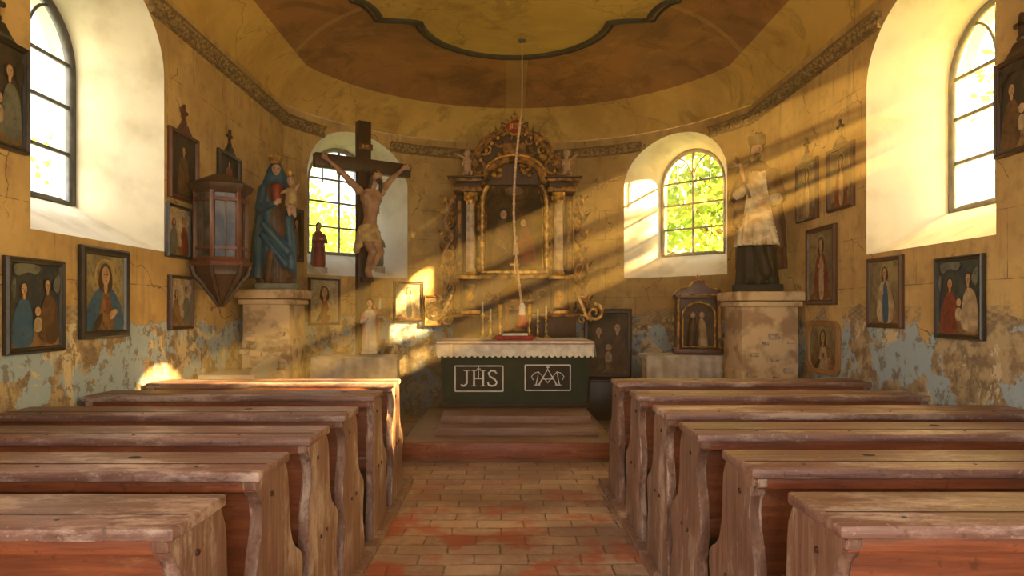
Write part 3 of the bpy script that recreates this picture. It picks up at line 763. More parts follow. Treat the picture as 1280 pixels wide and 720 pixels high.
pr=[('l',[(H,0,0,.17,.14,.06,9,0),(H+.10,0,0,.165,.135,.07,9,.3),(H+.35,.0,0,.145,.12,.07,9,.8),(H+.58,.0,.0,.125,.105,.05,9,1.2),(H+.72,0,0,.10,.085,.03,9,1.4),(H+.88,0,0,.115,.085,.02,9,1.4),(H+.96,0,0,.085,.07,0,9,1)],4),
 ('l',[(H+.05,-.03,.02,.205,.155,.08,7,1),(H+.4,-.02,.02,.195,.14,.08,7,1.6),(H+.7,-.02,.03,.165,.11,.05,7,2),(H+.93,0,.03,.135,.095,.02,7,2),(H+1.08,0,.03,.085,.075,0,7,2),(H+1.17,0,.03,.045,.045,0,7,2)],1),
 ('c',(0,-.01,H+.94),(0,-.015,H+1.03),.035,.032,2),
 ('c',(-.11,-.02,H+.90),(-.15,-.06,H+.70),.05,.045,1),('c',(-.15,-.06,H+.70),(-.03,-.16,H+.74),.042,.028,1),('e',(-.01,-.17,H+.75),(.03,.02,.025),2),
 ('c',(.11,-.02,H+.90),(.16,-.05,H+.70),.05,.045,1),('c',(.16,-.05,H+.70),(.12,-.17,H+.72),.042,.03,1),('e',(.12,-.19,H+.72),(.035,.025,.02),2),
 ('c',(-.12,-.10,H+.55),(.10,-.13,H+.30),.03,.05,1),('c',(-.13,-.10,H+.45),(.08,-.14,H+.18),.025,.04,1),('c',(.10,-.12,H+.62),(.14,-.12,H+.15),.03,.045,1),('c',(-.05,-.12,H+.3),(-.08,-.14,H+.04),.03,.04,4),
 ('c',(.0,-.085,H+.90),(.0,-.10,H+.80),.05,.045,0)]
face(pr,(0,-.02,H+1.08),.058,2)
pr+=[('l',[(H+.73,.13,-.12,.06,.055,.05,6,0),(H+.83,.13,-.11,.05,.045,.04,6,0),(H+.91,.125,-.10,.045,.035,0,6,0)],3),('c',(.14,-.15,H+.74),(.16,-.20,H+.63),.026,.015,2),('c',(.10,-.15,H+.74),(.11,-.2,H+.64),.026,.015,2),
 ('c',(.16,-.11,H+.88),(.20,-.15,H+.94),.018,.012,2),('c',(.09,-.12,H+.88),(.04,-.15,H+.85),.018,.012,2)]
face(pr,(.125,-.11,H+.975),.042,2)
for k in range(4):
    pr.append(('c',(-.005+.0*k,-.18,H+.745+.012*k),(.035,-.185,H+.75+.012*k),.0075,.006,2))
mts=[M_rrob,M_teal,M_skinp,M_loin,M_brob]
b.add_mesh(sculpt(pr,mts,.008,1),mts)
face_detail(b,(0,-.02,H+1.08),.058); face_detail(b,(.125,-.11,H+.975),.042)
b.lathe([(.052,H+1.145),(.058,H+1.16),(.075,H+1.21),(.06,H+1.20),(.04,H+1.19),(.02,H+1.24),(.001,H+1.25)],(0,.0,0),M_gcarv,16)
for k in range(8): b.ball((.07*math.cos(k*math.pi/4),.07*math.sin(k*math.pi/4),H+1.215),.012,M_gold,None,8)
b.lathe([(.035,H+1.02),(.045,H+1.06),(.02,H+1.06),(.001,H+1.08)],(.125,-.10,0),M_gold,12)
b.done(Matrix.Translation((-2.24,6.68,1.62))@Matrix.Rotation(math.radians(22),4,'Z')@Matrix.Scale(1.02,4))

# St John of Nepomuk
b=B('bishop_saint_statue'); statue_base(b,.46,.40,.07,M_blk); H=.07
pr=[('l',[(H,.0,0,.20,.17,.06,8,0),(H+.15,0,0,.185,.155,.07,8,.4),(H+.46,0,0,.17,.14,.06,8,.9)],0),
 ('l',[(H+.38,.02,-.02,.215,.18,.10,11,0),(H+.55,.01,-.02,.19,.16,.09,11,.4),(H+.80,.0,-.01,.15,.125,.06,11,.9),(H+1.0,0,0,.135,.11,.03,11,1.2),(H+1.10,0,0,.14,.10,.02,11,1.2)],1),
 ('l',[(H+.16,.04,.09,.23,.11,.08,7,1),(H+.6,.03,.085,.225,.11,.07,7,1.5),(H+.86,.01,.06,.21,.115,.05,7,1.9),(H+1.03,0,.025,.19,.12,.03,7,2),(H+1.13,0,.01,.14,.105,.02,7,2),(H+1.21,0,.0,.07,.06,0,7,2)],2),
 ('c',(0,-.01,H+1.15),(0,-.02,H+1.24),.042,.038,3),
 ('c',(-.15,-.01,H+1.08),(-.20,-.08,H+.86),.065,.06,2),('c',(-.20,-.08,H+.86),(-.12,-.20,H+.92),.055,.04,1),('e',(-.10,-.225,H+.93),(.035,.028,.03),3),
 ('c',(.15,-.01,H+1.08),(.21,-.08,H+.84),.065,.06,2),('c',(.21,-.08,H+.84),(.08,-.20,H+.78),.055,.04,1),('e',(.05,-.215,H+.78),(.035,.025,.03),3),
 ('c',(-.12,-.09,H+1.08),(-.18,-.10,H+.60),.045,.055,2),('c',(.12,-.09,H+1.08),(.20,-.07,H+.40),.045,.065,2),
 ('c',(.0,-.14,H+.40),(.08,-.16,H+.12),.05,.06,0),('e',(.07,-.17,H+.02),(.04,.08,.03),0),('e',(-.07,-.16,H+.02),(.04,.08,.03),0)]
for a in range(7):
    x=-.13+.043*a; pr.append(('c',(x*.8,-.15,H+.70),(x*1.15+.02,-.185+.25*abs(x)*abs(x)*8*.3,H+.40),.012,.018,1))
face(pr,(0,-.035,H+1.31),.068,3)
pr+=[('e',(0,.0,H+1.33),(.066,.066,.075),4),('c',(0,-.085,H+1.245),(0,-.085,H+1.215),.038,.018,4)]
for k in range(4):
    pr.append(('c',(-.10,-.235,H+.91+.014*k),(-.06,-.25,H+.915+.014*k),.009,.007,3)); pr.append(('c',(.04,-.225,H+.76+.013*k),(.0,-.23,H+.76+.013*k),.009,.007,3))
mts=[M_blk,M_crob,M_brob,M_skinp,M_hair]
b.add_mesh(sculpt(pr,mts,.009,1),mts)
face_detail(b,(0,-.035,H+1.31),.068)
b.rings([[(.078*math.cos(a)*s,-.01+.078*math.sin(a)*s,z) for a in [2*math.pi*i/16 for i in range(16)]] for s,z in ((.9,H+1.365),(1,H+1.38),(1.12,H+1.45),(1.1,H+1.46),(.2,H+1.452))],M_hair)
for a in (0,math.pi/2): b.box((0,-.01,H+1.47),(.16,.012,.035),M_hair,Matrix.Rotation(a+.6,3,'Z'),.004)
b.ball((0,-.01,H+1.49),.016,M_hair,None,8)
rt=Matrix.Rotation(math.radians(-18),3,'Y')
b.box((-.14,-.25,H+1.04),(.025,.018,.46),W_dark,rt,.004); b.box((-.165,-.25,H+1.14),(.22,.018,.025),W_dark,rt,.004)
b.tube([(-.125,-.27,H+.98),(-.15,-.27,H+1.10),(-.165,-.27,H+1.15)],[.01,.02,.016],M_skin,8); b.tube([(-.235,-.268,H+1.17),(-.165,-.27,H+1.12),(-.09,-.268,H+1.13)],.009,M_skin,6)
b.done(Matrix.Translation((2.48,6.72,1.60))@Matrix.Rotation(math.radians(-18),4,'Z'))

def small_statue(name,loc,h,rob,man,yaw,raise_=False,baseh=.05,bmat=None):
    k=h/1.0; b=B(name); b.box((0,0,-baseh/2+.03*k),(.28*k,.26*k,baseh+.03*k),bmat or M_wrob,bev=.005)
    pr=[('l',[(.04,0,0,.13,.11,.06,8,0),(.3,0,0,.12,.10,.06,8,.6),(.52,0,0,.10,.085,.04,8,1),(.70,0,0,.11,.08,.02,8,1),(.78,0,0,.07,.06,0,8,1)],0),
        ('l',[(.10,0,.04,.15,.10,.07,7,1),(.45,0,.035,.14,.09,.06,7,1.5),(.72,0,.03,.115,.08,.03,7,2),(.80,0,.02,.07,.06,0,7,2)],1),
        ('c',(0,0,.76),(0,-.01,.84),.035,.03,2),('c',(-.10,-.01,.72),(-.14,-.06,.57),.04,.035,1),('c',(-.14,-.06,.57),(-.04,-.13,.62),.035,.022,0),('e',(-.02,-.14,.63),(.025,.02,.03),2)]
    if raise_: pr+=[('c',(.10,-.01,.72),(.17,-.04,.80),.04,.035,1),('c',(.17,-.04,.80),(.19,-.08,.96),.033,.02,0),('e',(.19,-.085,.99),(.02,.018,.035),2)]
    else: pr+=[('c',(.10,-.01,.72),(.14,-.06,.57),.04,.035,1),('c',(.14,-.06,.57),(.04,-.13,.62),.035,.022,0),('e',(.02,-.14,.63),(.025,.02,.03),2)]
    face(pr,(0,-.02,.90),.06,2); pr+=[('e',(0,.01,.92),(.062,.062,.075),3),('c',(0,.04,.9),(0,.05,.78),.05,.05,3)]
    mts=[rob,man,M_skinp,M_hair]
    me=sculpt(pr,mts,.011,1); b.add_mesh(me,mts,Matrix.Scale(k,4))
    face_detail(b,(0,-.02*k,.90*k),.06*k)
    b.done(Matrix.Translation(loc)@Matrix.Rotation(yaw,4,'Z'))
def sillpt(du,dd):
    d=Vector((-math.sin(TA),math.cos(TA),0)); t=Vector((math.cos(TA),math.sin(TA),0))
    return Vector((XC,CY,0))+d*(R+dd)+t*du
p=sillpt(-.50,.07); small_statue('sacred_heart_statue',(p.x,p.y,SILL+.07),.60,M_rrob,M_gry,.6,baseh=.05)
p=sillpt(.44,.12); small_statue('praying_monk_statue',(p.x,p.y,SILL+.13),.52,M_gry,M_gry,.5,False,baseh=.08)

def pedestal(name,x0,x1,y0,y1,h):
    b=B(name); cx,cy=(x0+x1)/2,(y0+y1)/2; w,d=x1-x0,y1-y0
    b.box((cx,cy,h*.5-.05),(w-.08,d-.08,h-.1),M_plas,bev=.02); b.box((cx,cy,.2),(w,d,.4),M_cement,bev=.03)
    b.box((cx,cy,h-.12),(w-.02,d-.02,.05),M_plas,bev=.012); b.box((cx,cy,h-.045),(w+.04,d+.04,.09),M_plas,bev=.02)
    b.box((cx,cy,h*.62),(w-.07,d-.07,.30),M_cement if x0<0 else M_plas,bev=.02)
    rd=random.Random(int(h*100)+int(cx*10))
    for k in range(26 if x0<0 else 9):
        u=rd.uniform(-.5,.5)*(w-.14); zz=rd.uniform(.72,1.22); s=rd.uniform(.03,.055)
        b.box((cx+u,y0+.035,zz),(s*2.1,.05,s),M_cement if k%3 else M_plas,Matrix.Rotation(rd.uniform(-.12,.12),3,'Y'),.01)
    b.done()
pedestal('statue_pedestal',XL+.03,-1.99,6.40,6.98,1.62)
pedestal('statue_pedestal.001',2.20,XR-.03,6.42,7.02,1.60)
def cloth_table(name,c,w,d,h,yaw,mat,cloth,drop=.12):
    b=B(name); b.box((0,0,h*.5-.02),(w-.06,d-.06,h-.06),mat,bev=.01); b.box((0,0,h-.03),(w,d,.05),cloth,bev=.012)
    for k in (-.25,.25): b.box((k*w,-d/2+.025,h*.5),(w*.38,.02,h*.7),mat,bev=.008)
    n=90; top=[];bot=[]
    for i in range(n+1):
        t=i/n; x=-w/2+w*t; top.append((x,-d/2-.004,h-.02)); bot.append((x,-d/2-.022-.016*math.sin(i*.55),h-drop-.01*abs(math.sin(i*.6))))
    b.rings([top,bot],cloth,cap=False,loopclose=False)
    b.done(Matrix.Translation(c)@Matrix.Rotation(yaw,4,'Z'),recalc=False)
M_dcl=simple('faded_table_cloth',(.60,.54,.44),(.42,.36,.27),8,.85,0,.4)
cloth_table('side_table',(-1.48,6.90,0),.84,.42,.97,math.radians(0),M_pale,M_dcl,.36)
cloth_table('side_table.001',(2.0,7.45,0),1.0,.45,.95,math.radians(0),M_plas,M_dcl,.40)
b=B('low_bench')
b.box((-2.25,5.78,.43),(.42,.5,.86),M_pale,bev=.015); b.box((-2.25,5.78,.88),(.46,.55,.04),M_pale,bev=.01)
b.poly([(-2.06,5.5,.9),(-2.06,6.1,.9),(-2.06,6.1,1.0),(-2.06,5.95,1.03),(-2.06,5.6,.95)],(1,0,0),.03,M_pale); b.done()
small_statue('guardian_angel_statue',(-1.36,6.88,.985),.56,M_wrob,M_pink,.1,True,baseh=.012)

b=B('reliquary_shrine'); 
b.box((0,0,.03),(.52,.32,.06),W_red,bev=.01); b.box((0,.1,.34),(.44,.06,.58),W_red)
for sg in (-1,1):
    b.box((sg*.21,0,.34),(.04,.26,.56),W_red,bev=.006); b.lathe([(.022,.06),(.016,.12),(.02,.3),(.016,.55),(.026,.6)],(sg*.215,-.14,0),M_gcarv,10)
b.box((0,-.0,.62),(.50,.32,.04),W_red,bev=.008)
pts=[(-.25,.64),(.25,.64),(.20,.70),(.10,.72),(.05,.78),(0,.80),(-.05,.78),(-.10,.72),(-.20,.70)]
b.poly([(x,-.15,z) for x,z in pts],(0,1,0),.28,W_red,bev=.006)
b.tube([(x,-.155,z) for x,z in pts],.010,M_gold,6,closed=True)
af=[(-.17,.08),(.17,.08),(.17,.42)]+[(.17*math.cos(math.pi*i/10),.42+.14*math.sin(math.pi*i/10)) for i in range(1,10)]+[(-.17,.42)]
b.tube([(x,-.13,z) for x,z in af],.012,M_gold,6,closed=True); b.flat([(x,.06,z) for x,z in af],PD)
for sg in (-.06,.06):
    b.tube([(sg,.0,.07),(sg,-.02,.2),(sg*.8,-.01,.33),(sg*.7,0,.38)],[.055,.045,.04,.02],M_brob if sg<0 else M_loin,10); b.ball((sg*.8,-.01,.42),(.03,.03,.038),M_skinp,None,10)
b.box((0,0,.83),(.016,.016,.09),M_gold); b.box((0,0,.84),(.05,.016,.016),M_gold)
b.done(Matrix.Translation((2.10,7.45,.95))@Matrix.Rotation(math.radians(-8),4,'Z'))

b=B('wall_display_cabinet')
def hexr(r,z,n=6,sq=.85): return [(r*math.cos(2*math.pi*(k+.5)/n),r*sq*math.sin(2*math.pi*(k+.5)/n),z) for k in range(n)]
b.rings([hexr(.24,0),hexr(.25,.03),hexr(.22,.05),hexr(.21,.07)],W_red); b.rings([hexr(.195,.07),hexr(.195,.58)],M_glassd)
for k in range(6):
    a=2*math.pi*(k+.5)/6; b.box((.2*math.cos(a),.17*math.sin(a),.33),(.035,.035,.54),W_red,Matrix.Rotation(a,3,'Z'),.005)
    a0=2*math.pi*(k)/6; b.box((.175*math.cos(a0),.15*math.sin(a0),.33),(.012,.012,.52),W_dark); 
    q0=Vector(hexr(.2,.14)[k]);q1=Vector(hexr(.2,.14)[(k+1)%6]); b.tube([q0,q1],.018,W_red,4); q0.z=q1.z=.53; b.tube([q0,q1],.022,W_red,4)
b.rings([hexr(.21,.58),hexr(.25,.62),hexr(.26,.65),hexr(.23,.67),hexr(.12,.72),hexr(.05,.75)],W_dark)
b.rings([hexr(.22,0),hexr(.20,-.04),hexr(.20,-.07),hexr(.15,-.12),hexr(.13,-.17),hexr(.07,-.24),hexr(.03,-.30),hexr(.01,-.33)],W_dark)
for k in range(6):
    pr=[Vector(hexr(.23,0)[k]),Vector(hexr(.21,-.07)[k]),Vector(hexr(.14,-.15)[k]),Vector(hexr(.07,-.25)[k]),Vector(hexr(.02,-.33)[k])]; b.tube(pr,[.02,.022,.02,.016,.01],W_dark,6)
b.done(Matrix.Translation((XL+.24,5.56,1.78)))

# ------------------------------------------------------------ pictures
def finial(b,z,mat):
    b.poly([(-.12,0,z),(.12,0,z),(.07,0,z+.03),(.04,0,z+.07),(-.04,0,z+.07),(-.07,0,z+.03)],(0,-1,0),.03,mat,bev=.003)
    b.ball((0,-.015,z+.085),(.03,.02,.025),mat,None,8); b.box((0,-.015,z+.15),(.022,.02,.13),mat); b.box((0,-.015,z+.165),(.085,.02,.022),mat)
    for sg in (-1,1): b.ball((sg*.045,-.015,z+.165),.014,mat,None,6)
    b.ball((0,-.015,z+.215),.014,mat,None,6)
def picture(name,M,w,h,fm,bg,style,cols,fin=False,fw=.035,round_=False):
    b=B(name); W,Hh=w/2,h/2
    def rect(x,z,y): 
        if not round_: return [(-x,y,-z),(x,y,-z),(x,y,z),(-x,y,z)]
        c=.10; out=[]
        for cx,cz,a0 in ((x-c,-z+c,-90),(x-c,z-c,0),(-x+c,z-c,90),(-x+c,-z+c,180)):
            for i in range(6): a=math.radians(a0+18*i); out.append((cx+c*math.cos(a),y,cz+c*math.sin(a)))
        return out
    b.rings([rect(W,Hh,0),rect(W,Hh,-.022),rect(W-fw*.25,Hh-fw*.25,-.034),rect(W-fw*.6,Hh-fw*.6,-.026),rect(W-fw*.85,Hh-fw*.85,-.028),rect(W-fw,Hh-fw,-.012)],fm,cap=False)
    b.flat(rect(W-fw,Hh-fw,-.010),bg)
    y=-.0115
    def blob(cx,cz,rx,rz,m,n=24):
        nonlocal y; y-=.0005; b.flat([(cx*w+rx*h*math.cos(2*math.pi*i/n),y,cz*h+rz*h*math.sin(2*math.pi*i/n)) for i in range(n)],m)
    def pg(pts,m):
        nonlocal y; y-=.0005
        for _ in range(2):
            q=[]
            for i in range(len(pts)):
                a=pts[i];c=pts[(i+1)%len(pts)]; q+=[(a[0]*.75+c[0]*.25,a[1]*.75+c[1]*.25),(a[0]*.25+c[0]*.75,a[1]*.25+c[1]*.75)]
            pts=q
        b.flat([(a*w,y,c*h) for a,c in pts],m)
    def head(cx,cz,s,hair=PH,long=True):
        if long: pg([(cx-1.25*s*h/w,cz-1.7*s),(cx+1.25*s*h/w,cz-1.7*s),(cx+1.15*s*h/w,cz+.6*s),(cx,cz+1.5*s),(cx-1.15*s*h/w,cz+.6*s)],hair)
        else: blob(cx,cz+.15*s,.95*s,1.25*s,hair)
        blob(cx,cz-1.2*s,.32*s,.6*s,PS); blob(cx,cz,.68*s,.98*s,PS)
        blob(cx-.26*s*h/w,cz+.12*s,.13*s,.07*s,PH,10); blob(cx+.26*s*h/w,cz+.12*s,.13*s,.07*s,PH,10); blob(cx+.02*s,cz-.15*s,.07*s,.2*s,PB,10); blob(cx,cz-.48*s,.17*s,.07*s,PR,10)
    c1,c2,c3=cols
    if style=='bust':
        blob(0,.19,.19,.19,c3); blob(0,.19,.165,.165,bg)
        pg([(-.42,-.46),(.42,-.46),(.38,-.18),(.22,.0),(.10,.07),(-.10,.07),(-.22,.0),(-.38,-.18)],c1)
        pg([(-.16,-.46),(.20,-.46),(.13,-.12),(.06,.06),(-.05,.06),(-.11,-.12)],c2)
        head(0,.19,.11); blob(0.03,-.14,.035,.045,PR); pg([(.05,-.22),(.22,-.16),(.25,-.22),(.10,-.32)],PS); pg([(-.3,-.4),(-.1,-.2),(-.05,-.25),(-.2,-.46)],PH)
    elif style=='full':
        pg([(-.40,-.46),(.40,-.46),(.40,-.30),(-.40,-.34)],PB)
        blob(0,.28,.12,.12,c3); blob(0,.28,.10,.10,bg)
        pg([(-.26,-.44),(.28,-.44),(.20,-.05),(.15,.15),(-.12,.17),(-.2,-.02)],c1); pg([(-.08,-.44),(.13,-.44),(.08,.14),(-.05,.14)],c2)
        head(0,.27,.07); blob(.13,.0,.03,.024,PS); blob(-.05,-.0,.03,.024,PS); pg([(.15,.1),(.32,-.2),(.28,-.25),(.12,-.02)],c1)
    elif style=='scene':
        pg([(-.46,-.46),(.46,-.46),(.46,-.28),(0,-.22),(-.46,-.32)],PB)
        pg([(-.42,-.44),(-.02,-.44),(-.04,-.10),(-.12,.08),(-.26,.08),(-.38,-.15)],c1); head(-.19,.17,.06)
        pg([(.03,-.38),(.42,-.44),(.38,.0),(.27,.12),(.14,.10),(.06,-.12)],c2); head(.2,.22,.06,PH,False)
        blob(.02,-.06,.045,.05,PS); pg([(-.04,-.12),(.08,-.12),(.1,-.28),(-.06,-.28)],PC)
        pg([(-.42,.44),(.1,.44),(0,.31),(-.15,.36),(-.34,.28)],c3); pg([(.24,.22),(.43,.40),(.40,.10)],c3); pg([(-.44,.2),(-.34,.32),(-.36,.02)],c3)
    elif style=='dark':
        pg([(-.24,-.44),(.26,-.44),(.16,0),(.1,.15),(-.1,.15),(-.17,0)],c1); head(0,.23,.06)
    if fin: finial(b,Hh-.004,fm)
    return b.done(M)
def ML(y,z): return Matrix.Translation((XL+.004,y,z))@Matrix.Rotation(math.radians(90),4,'Z')
def MRt(y,z): return Matrix.Translation((XR-.004,y,z))@Matrix.Rotation(math.radians(-90),4,'Z')
def MA(deg,z,off=.03):
    t=math.radians(deg); return Matrix.Translation((XC+(R-off)*math.sin(t),CY+(R-off)*math.cos(t),z))@Matrix.Rotation(-t,4,'Z')
G_sky=paint('oil_dusk_sky',(.32,.25,.12),(.17,.135,.075),(.09,.07,.045),5)
G_dk=paint('oil_dark_ground',(.025,.02,.016),(.06,.04,.026),(.015,.012,.010),5)
G_bl=paint('oil_night_blue',(.022,.03,.045),(.05,.06,.06),(.09,.075,.05),5)
G_wt=paint('print_paper',(.52,.44,.31),(.34,.28,.19),(.17,.14,.09),6)
G_blue=paint('oil_blue',(.03,.09,.18),(.05,.11,.18),(.02,.035,.06),8)
G_gold=paint('oil_halo',(.50,.34,.10),(.38,.24,.07),(.2,.12,.05),12)
G_grey=paint('oil_grey',(.16,.16,.12),(.10,.10,.09),(.05,.05,.04),8)
W_fr=wood('frame_brown',(.06,.022,.010),(.11,.042,.02),None,'Z',.45)
W_blk=simple('frame_black',(.013,.010,.009),(.03,.02,.016),12,.35)
W_lt=wood('frame_gilt_brown',(.28,.13,.045),(.38,.20,.07),None,'Z',.4)
n=0
def nm():
    global n; s='framed_picture' if n==0 else 'framed_picture.%03d'%n; n+=1; return s
picture(nm(),ML(3.685,1.445),.46,.51,W_blk,G_bl,'scene',(G_blue,PD,G_grey))
picture(nm(),ML(4.33,1.53),.52,.57,W_blk,G_sky,'bust',(G_blue,PB,G_gold),fw=.05)
picture(nm(),ML(5.30,2.03),.38,.41,W_blk,G_wt,'scene',(G_grey,PR,PC),fw=.025)
picture(nm(),ML(5.34,1.48),.38,.42,W_fr,G_wt,'scene',(PB,G_grey,PC),fw=.025)
picture(nm(),ML(5.39,2.55),.48,.54,W_red,G_dk,'dark',(PD,PS,PC),True)
picture(nm(),ML(6.28,2.68),.50,.36,W_blk,G_dk,'dark',(PR,PS,PC),True)
picture(nm(),ML(3.40,2.52),.44,.56,W_blk,G_dk,'scene',(PD,G_grey,G_dk),True)
picture(nm(),MA(-66.3,2.30,.04),.22,.62,W_fr,G_dk,'dark',(PB,PS,PC))
picture(nm(),MA(-57,1.53,.04),.50,.58,W_fr,G_wt,'bust',(PC,PR,G_gold),fw=.03)
picture(nm(),MA(-31,1.545,.03),.44,.54,W_fr,G_wt,'full',(PC,G_grey,G_gold),fw=.035)
picture(nm(),MA(-24,1.42,.03),.24,.42,W_lt,G_sky,'full',(PB,G_grey,G_gold),fw=.025)
picture(nm(),MRt(6.40,2.54),.44,.56,W_fr,G_sky,'full',(PB,PC,G_gold),True)
picture(nm(),MRt(5.76,2.54),.44,.54,W_fr,G_sky,'full',(PR,PC,G_gold),True)
picture(nm(),MRt(6.12,1.82),.56,.70,W_fr,G_sky,'full',(PR,PC,G_gold),fw=.045)
picture(nm(),MRt(6.08,1.09),.60,.48,W_lt,G_sky,'bust',(PB,PC,G_gold),round_=True,fw=.05)
picture(nm(),MRt(5.09,1.555),.46,.53,W_fr,G_sky,'full',(PC,G_blue,G_gold),fw=.035)
picture(nm(),MRt(4.26,1.50),.45,.52,W_blk,G_bl,'scene',(PR,PC,G_grey),fw=.03)
picture(nm(),MRt(3.74,2.56),.40,.54,W_dark,G_dk,'scene',(PD,G_grey,G_dk),True)
picture('leaning_painting',Matrix.Translation((1.35,8.95,.99))@Matrix.Rotation(math.radians(-14),4,'Z')@Matrix.Rotation(math.radians(-6),4,'X'),.62,.90,W_dark,G_dk,'scene',(PD,PD,G_dk),fw=.06)
b=B('low_stand'); b.box((1.38,8.93,.255),(.60,.34,.5),W_dark,bev=.01); b.box((1.38,8.93,.515),(.64,.38,.03),W_dark,bev=.006); b.done()

# ------------------------------------------------------------ outside
M_leaf,nt,bs=new_mat('tree_leaves')
f=noise_(nt,pos_(nt),2.5,3)
L(nt,mix_(nt,ramp_(nt,f,.35,.65),(.18,.34,.05),(.40,.50,.10)),bs.inputs['Base Color']); bs.inputs['Roughness'].default_value=.6
tr=N(nt,'ShaderNodeBsdfTranslucent'); tr.inputs[0].default_value=(.56,.70,.14,1)
ms=N(nt,'ShaderNodeMixShader'); ms.inputs[0].default_value=.45; out=nt.nodes['Material Output']
L(nt,bs.outputs[0],ms.inputs[1]); L(nt,tr.outputs[0],ms.inputs[2]); L(nt,ms.outputs[0],out.inputs[0])
M_bark=simple('bark',(.12,.08,.05),(.2,.15,.1),12,.9,0,.8)
def leaf(b,i,p,rnd,sz):
    u=Vector((rnd.gauss(0,1),rnd.gauss(0,1),rnd.gauss(0,1))).normalized(); v=u.orthogonal().normalized(); s=sz*rnd.uniform(.6,1.3)
    f=b.bm.faces.new([b.bm.verts.new(p-u*s*.7),b.bm.verts.new(p+v*s*.4),b.bm.verts.new(p+u*s*.7),b.bm.verts.new(p-v*s*.4)]); f.material_index=i
def tree(name,x,y,h,rad,num,sz=.17,lowf=.12,ncl=22,spr=.24):
    b=B(name); b.tube([(x,y,-.1),(x+.1,y,h*.3),(x-.05,y,h*.6),(x,y,h*.85)],[.22,.17,.12,.05],M_bark,10)
    i=b.mi(M_leaf); rnd=random.Random(int(x*10+y)); cl=[]
    for k in range(ncl):
        a=rnd.uniform(0,6.28); q=rnd.uniform(.2,1)*rad; z=rnd.uniform(lowf,1)*h
        cl.append(Vector((x+q*math.cos(a),y+q*math.sin(a),z)))
        b.tube([(x,y,z*.8),cl[-1]],[.05,.015],M_bark,5)
    for k in range(num):
        c=rnd.choice(cl); d=Vector((rnd.gauss(0,1),rnd.gauss(0,1),rnd.gauss(0,.8)))*rad*spr; leaf(b,i,c+d,rnd,sz)
    b.done(recalc=False,smooth=False)
tree('tree',4.6,13.6,6.0,2.2,6500); tree('tree.001',7.2,16.0,6.5,2.6,4500)
tree('tree.002',-5.2,15.0,4.3,2.2,4500); tree('tree.003',-8.5,18,5.2,2.6,3500)
tree('sun_block_foliage',10.6,1.2,7.6,1.7,9000,.26,.45,46,.2)  # unseen foliage added to block the sun at the rear right window
def sun_mask(name,x,y,boughs,h):  # unseen foliage rows, added outside to cut the sun into shafts
    b=B(name); b.tube([(x+.9,y+1.6,-.1),(x+.9,y+1.6,h*.5),(x+.9,y+1.6,h)],[.2,.14,.05],M_bark,10); i=b.mi(M_leaf); rnd=random.Random(11)
    for (z,w,sl,dens) in boughs:
        b.tube([(x+.9,y+1.6,z-.05),(x+.3,y+.6,z),(x,y-1.2,z+sl*1.2)],[.05,.03,.012],M_bark,5)
        for k in range(int(dens)):
            yy=rnd.uniform(-1.3,1.3); zz=z-sl*yy+.04*math.sin(yy*5+z*7)
            leaf(b,i,Vector((x+rnd.gauss(0,.12),y+yy,zz+rnd.gauss(0,w*.32))),rnd,.11)
    b.done(recalc=False,smooth=False)
sun_mask('sun_mask_foliage',7.4,4.45,[(3.90,.50,.02,1100),(4.36,.14,-.03,200),(4.68,.12,.03,130),(5.0,.08,-.02,80)],6.4)
sun_mask('sun_mask_foliage.001',7.4,8.3,[(4.1,.75,.02,2600),(4.72,.28,-.03,700),(5.12,.2,.03,330)],6.8)  # added to dim and streak the sun entering the right apse window
b=B('ground'); M_gr=simple('grass',(.16,.22,.06),(.26,.28,.10),2,.9)
b.flat([(-40,-40,-.12),(40,-40,-.12),(40,50,-.12),(-40,50,-.12)],M_gr); b.done(recalc=False)

# ------------------------------------------------------------ haze and added sun-shaft volumes
def vol(name,dens,col):
    m=bpy.data.materials.new(name); m.use_nodes=True; nt=m.node_tree; nt.nodes.clear()
    out=N(nt,'ShaderNodeOutputMaterial'); vs=N(nt,'ShaderNodeVolumeScatter'); vs.inputs['Color'].default_value=col
    vs.inputs['Density'].default_value=dens; vs.inputs['Anisotropy'].default_value=.0; L(nt,vs.outputs[0],out.inputs['Volume']); return m
m=vol('dusty_air',.006,(1,.66,.22,1))
b=B('dusty_air'); pl=plan(.03); b.rings([[(x,y,.012) for x,y in pl],[(x,y,ZT+.02) for x,y in pl]],m); b.done(smooth=False)
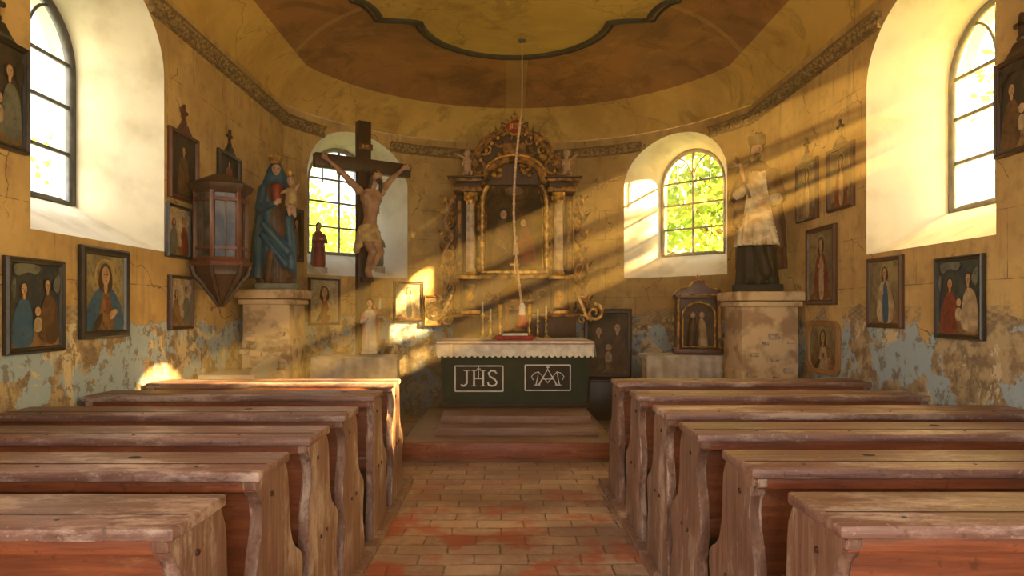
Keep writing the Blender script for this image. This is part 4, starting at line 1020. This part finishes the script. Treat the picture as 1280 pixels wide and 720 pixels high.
# added scattering sheets shaped along the sun direction to draw light shafts (elliptical)
md=vol('sun_shaft_volume',.068,(1,.72,.28,1))
b=B('sun_shaft_volume')
def shaft_sheet(x0,yc,zc,hy,hz,x1,grow=1.0):
    rs=[]
    for t in np.linspace(0,1,5):
        x=x0+(x1-x0)*t; dxx=x0-x; g_=1+(grow-1)*t
        rs.append([(x,yc+SUN.y*dxx+hy*math.cos(a),zc+SUN.z*dxx+hz*g_*math.sin(a)) for a in [2*math.pi*k/20 for k in range(20)]])
    b.rings(rs,md)
x0=2.95
for zc,hz,x1 in ((3.34,.13,-2.45),(3.07,.12,-2.4),(2.81,.11,-1.7)):
    dd=3.35-x0
    shaft_sheet(x0,4.69+SUN.y*dd,zc+SUN.z*dd,.44,hz,x1)
for zc,hz in ((3.30,.14),(3.02,.12),(2.73,.135)):
    dd=2.75-2.35
    shaft_sheet(2.35,8.93,zc+SUN.z*dd,.17,hz,.95 if zc>2.6 else 1.2)
b.done()

# ------------------------------------------------------------ lights
def sun(d,st,col,ang=.8):
    l=bpy.data.lights.new('sun','SUN'); l.energy=st; l.color=col; l.angle=math.radians(ang)
    o=bpy.data.objects.new('sun',l); S.collection.objects.link(o); o.rotation_euler=Vector(d).to_track_quat('-Z','Y').to_euler(); o.location=(20,5,10)
sun(SUN,95,(1,.62,.20),1.2)
def area(name,loc,target,sx,sy,e,col):
    l=bpy.data.lights.new(name,'AREA'); l.shape='RECTANGLE'; l.size=sx; l.size_y=sy; l.energy=e; l.color=col
    o=bpy.data.objects.new(name,l); S.collection.objects.link(o); o.location=loc
    o.rotation_euler=(Vector(target)-Vector(loc)).to_track_quat('-Z','Y').to_euler()
area('skylight_left',(-4.6,5.6,3.9),(-2.5,4.4,2.4),3.6,3.2,370,(1,.92,.78))
area('rear_fill_left',(-4.6,1.3,3.9),(-2.5,1.3,2.4),3.0,3.2,520,(1,.80,.44))  # added fill lamp outside the unseen rear left window
area('skylight_right',(4.9,5.9,3.9),(2.8,4.7,2.4),3.6,3.2,980,(1,.64,.17))
area('rear_fill_right',(4.9,1.75,3.9),(2.8,1.75,2.4),3.0,3.2,260,(1,.74,.40))  # added fill lamp outside the unseen rear right window
area('rear_fill_center',(.15,-2.9,1.6),(.15,4,1.8),1.9,2.8,110,(1,.84,.66))  # added fill lamp behind the camera, in an invented rear opening
w=bpy.data.worlds.new('World'); S.world=w; w.use_nodes=True; nt=w.node_tree; bg=nt.nodes['Background']
bg.inputs[0].default_value=(.90,.93,.94,1); bg.inputs[1].default_value=2.2

# ------------------------------------------------------------ camera
cd=bpy.data.cameras.new('camera'); cd.lens=24; cd.sensor_width=36; cd.shift_x=9/1280; cd.shift_y=28/1280; cd.clip_start=.05
co=bpy.data.objects.new('camera',cd); S.collection.objects.link(co); co.location=(0,0,EYE); co.rotation_euler=(math.pi/2,0,0); S.camera=co
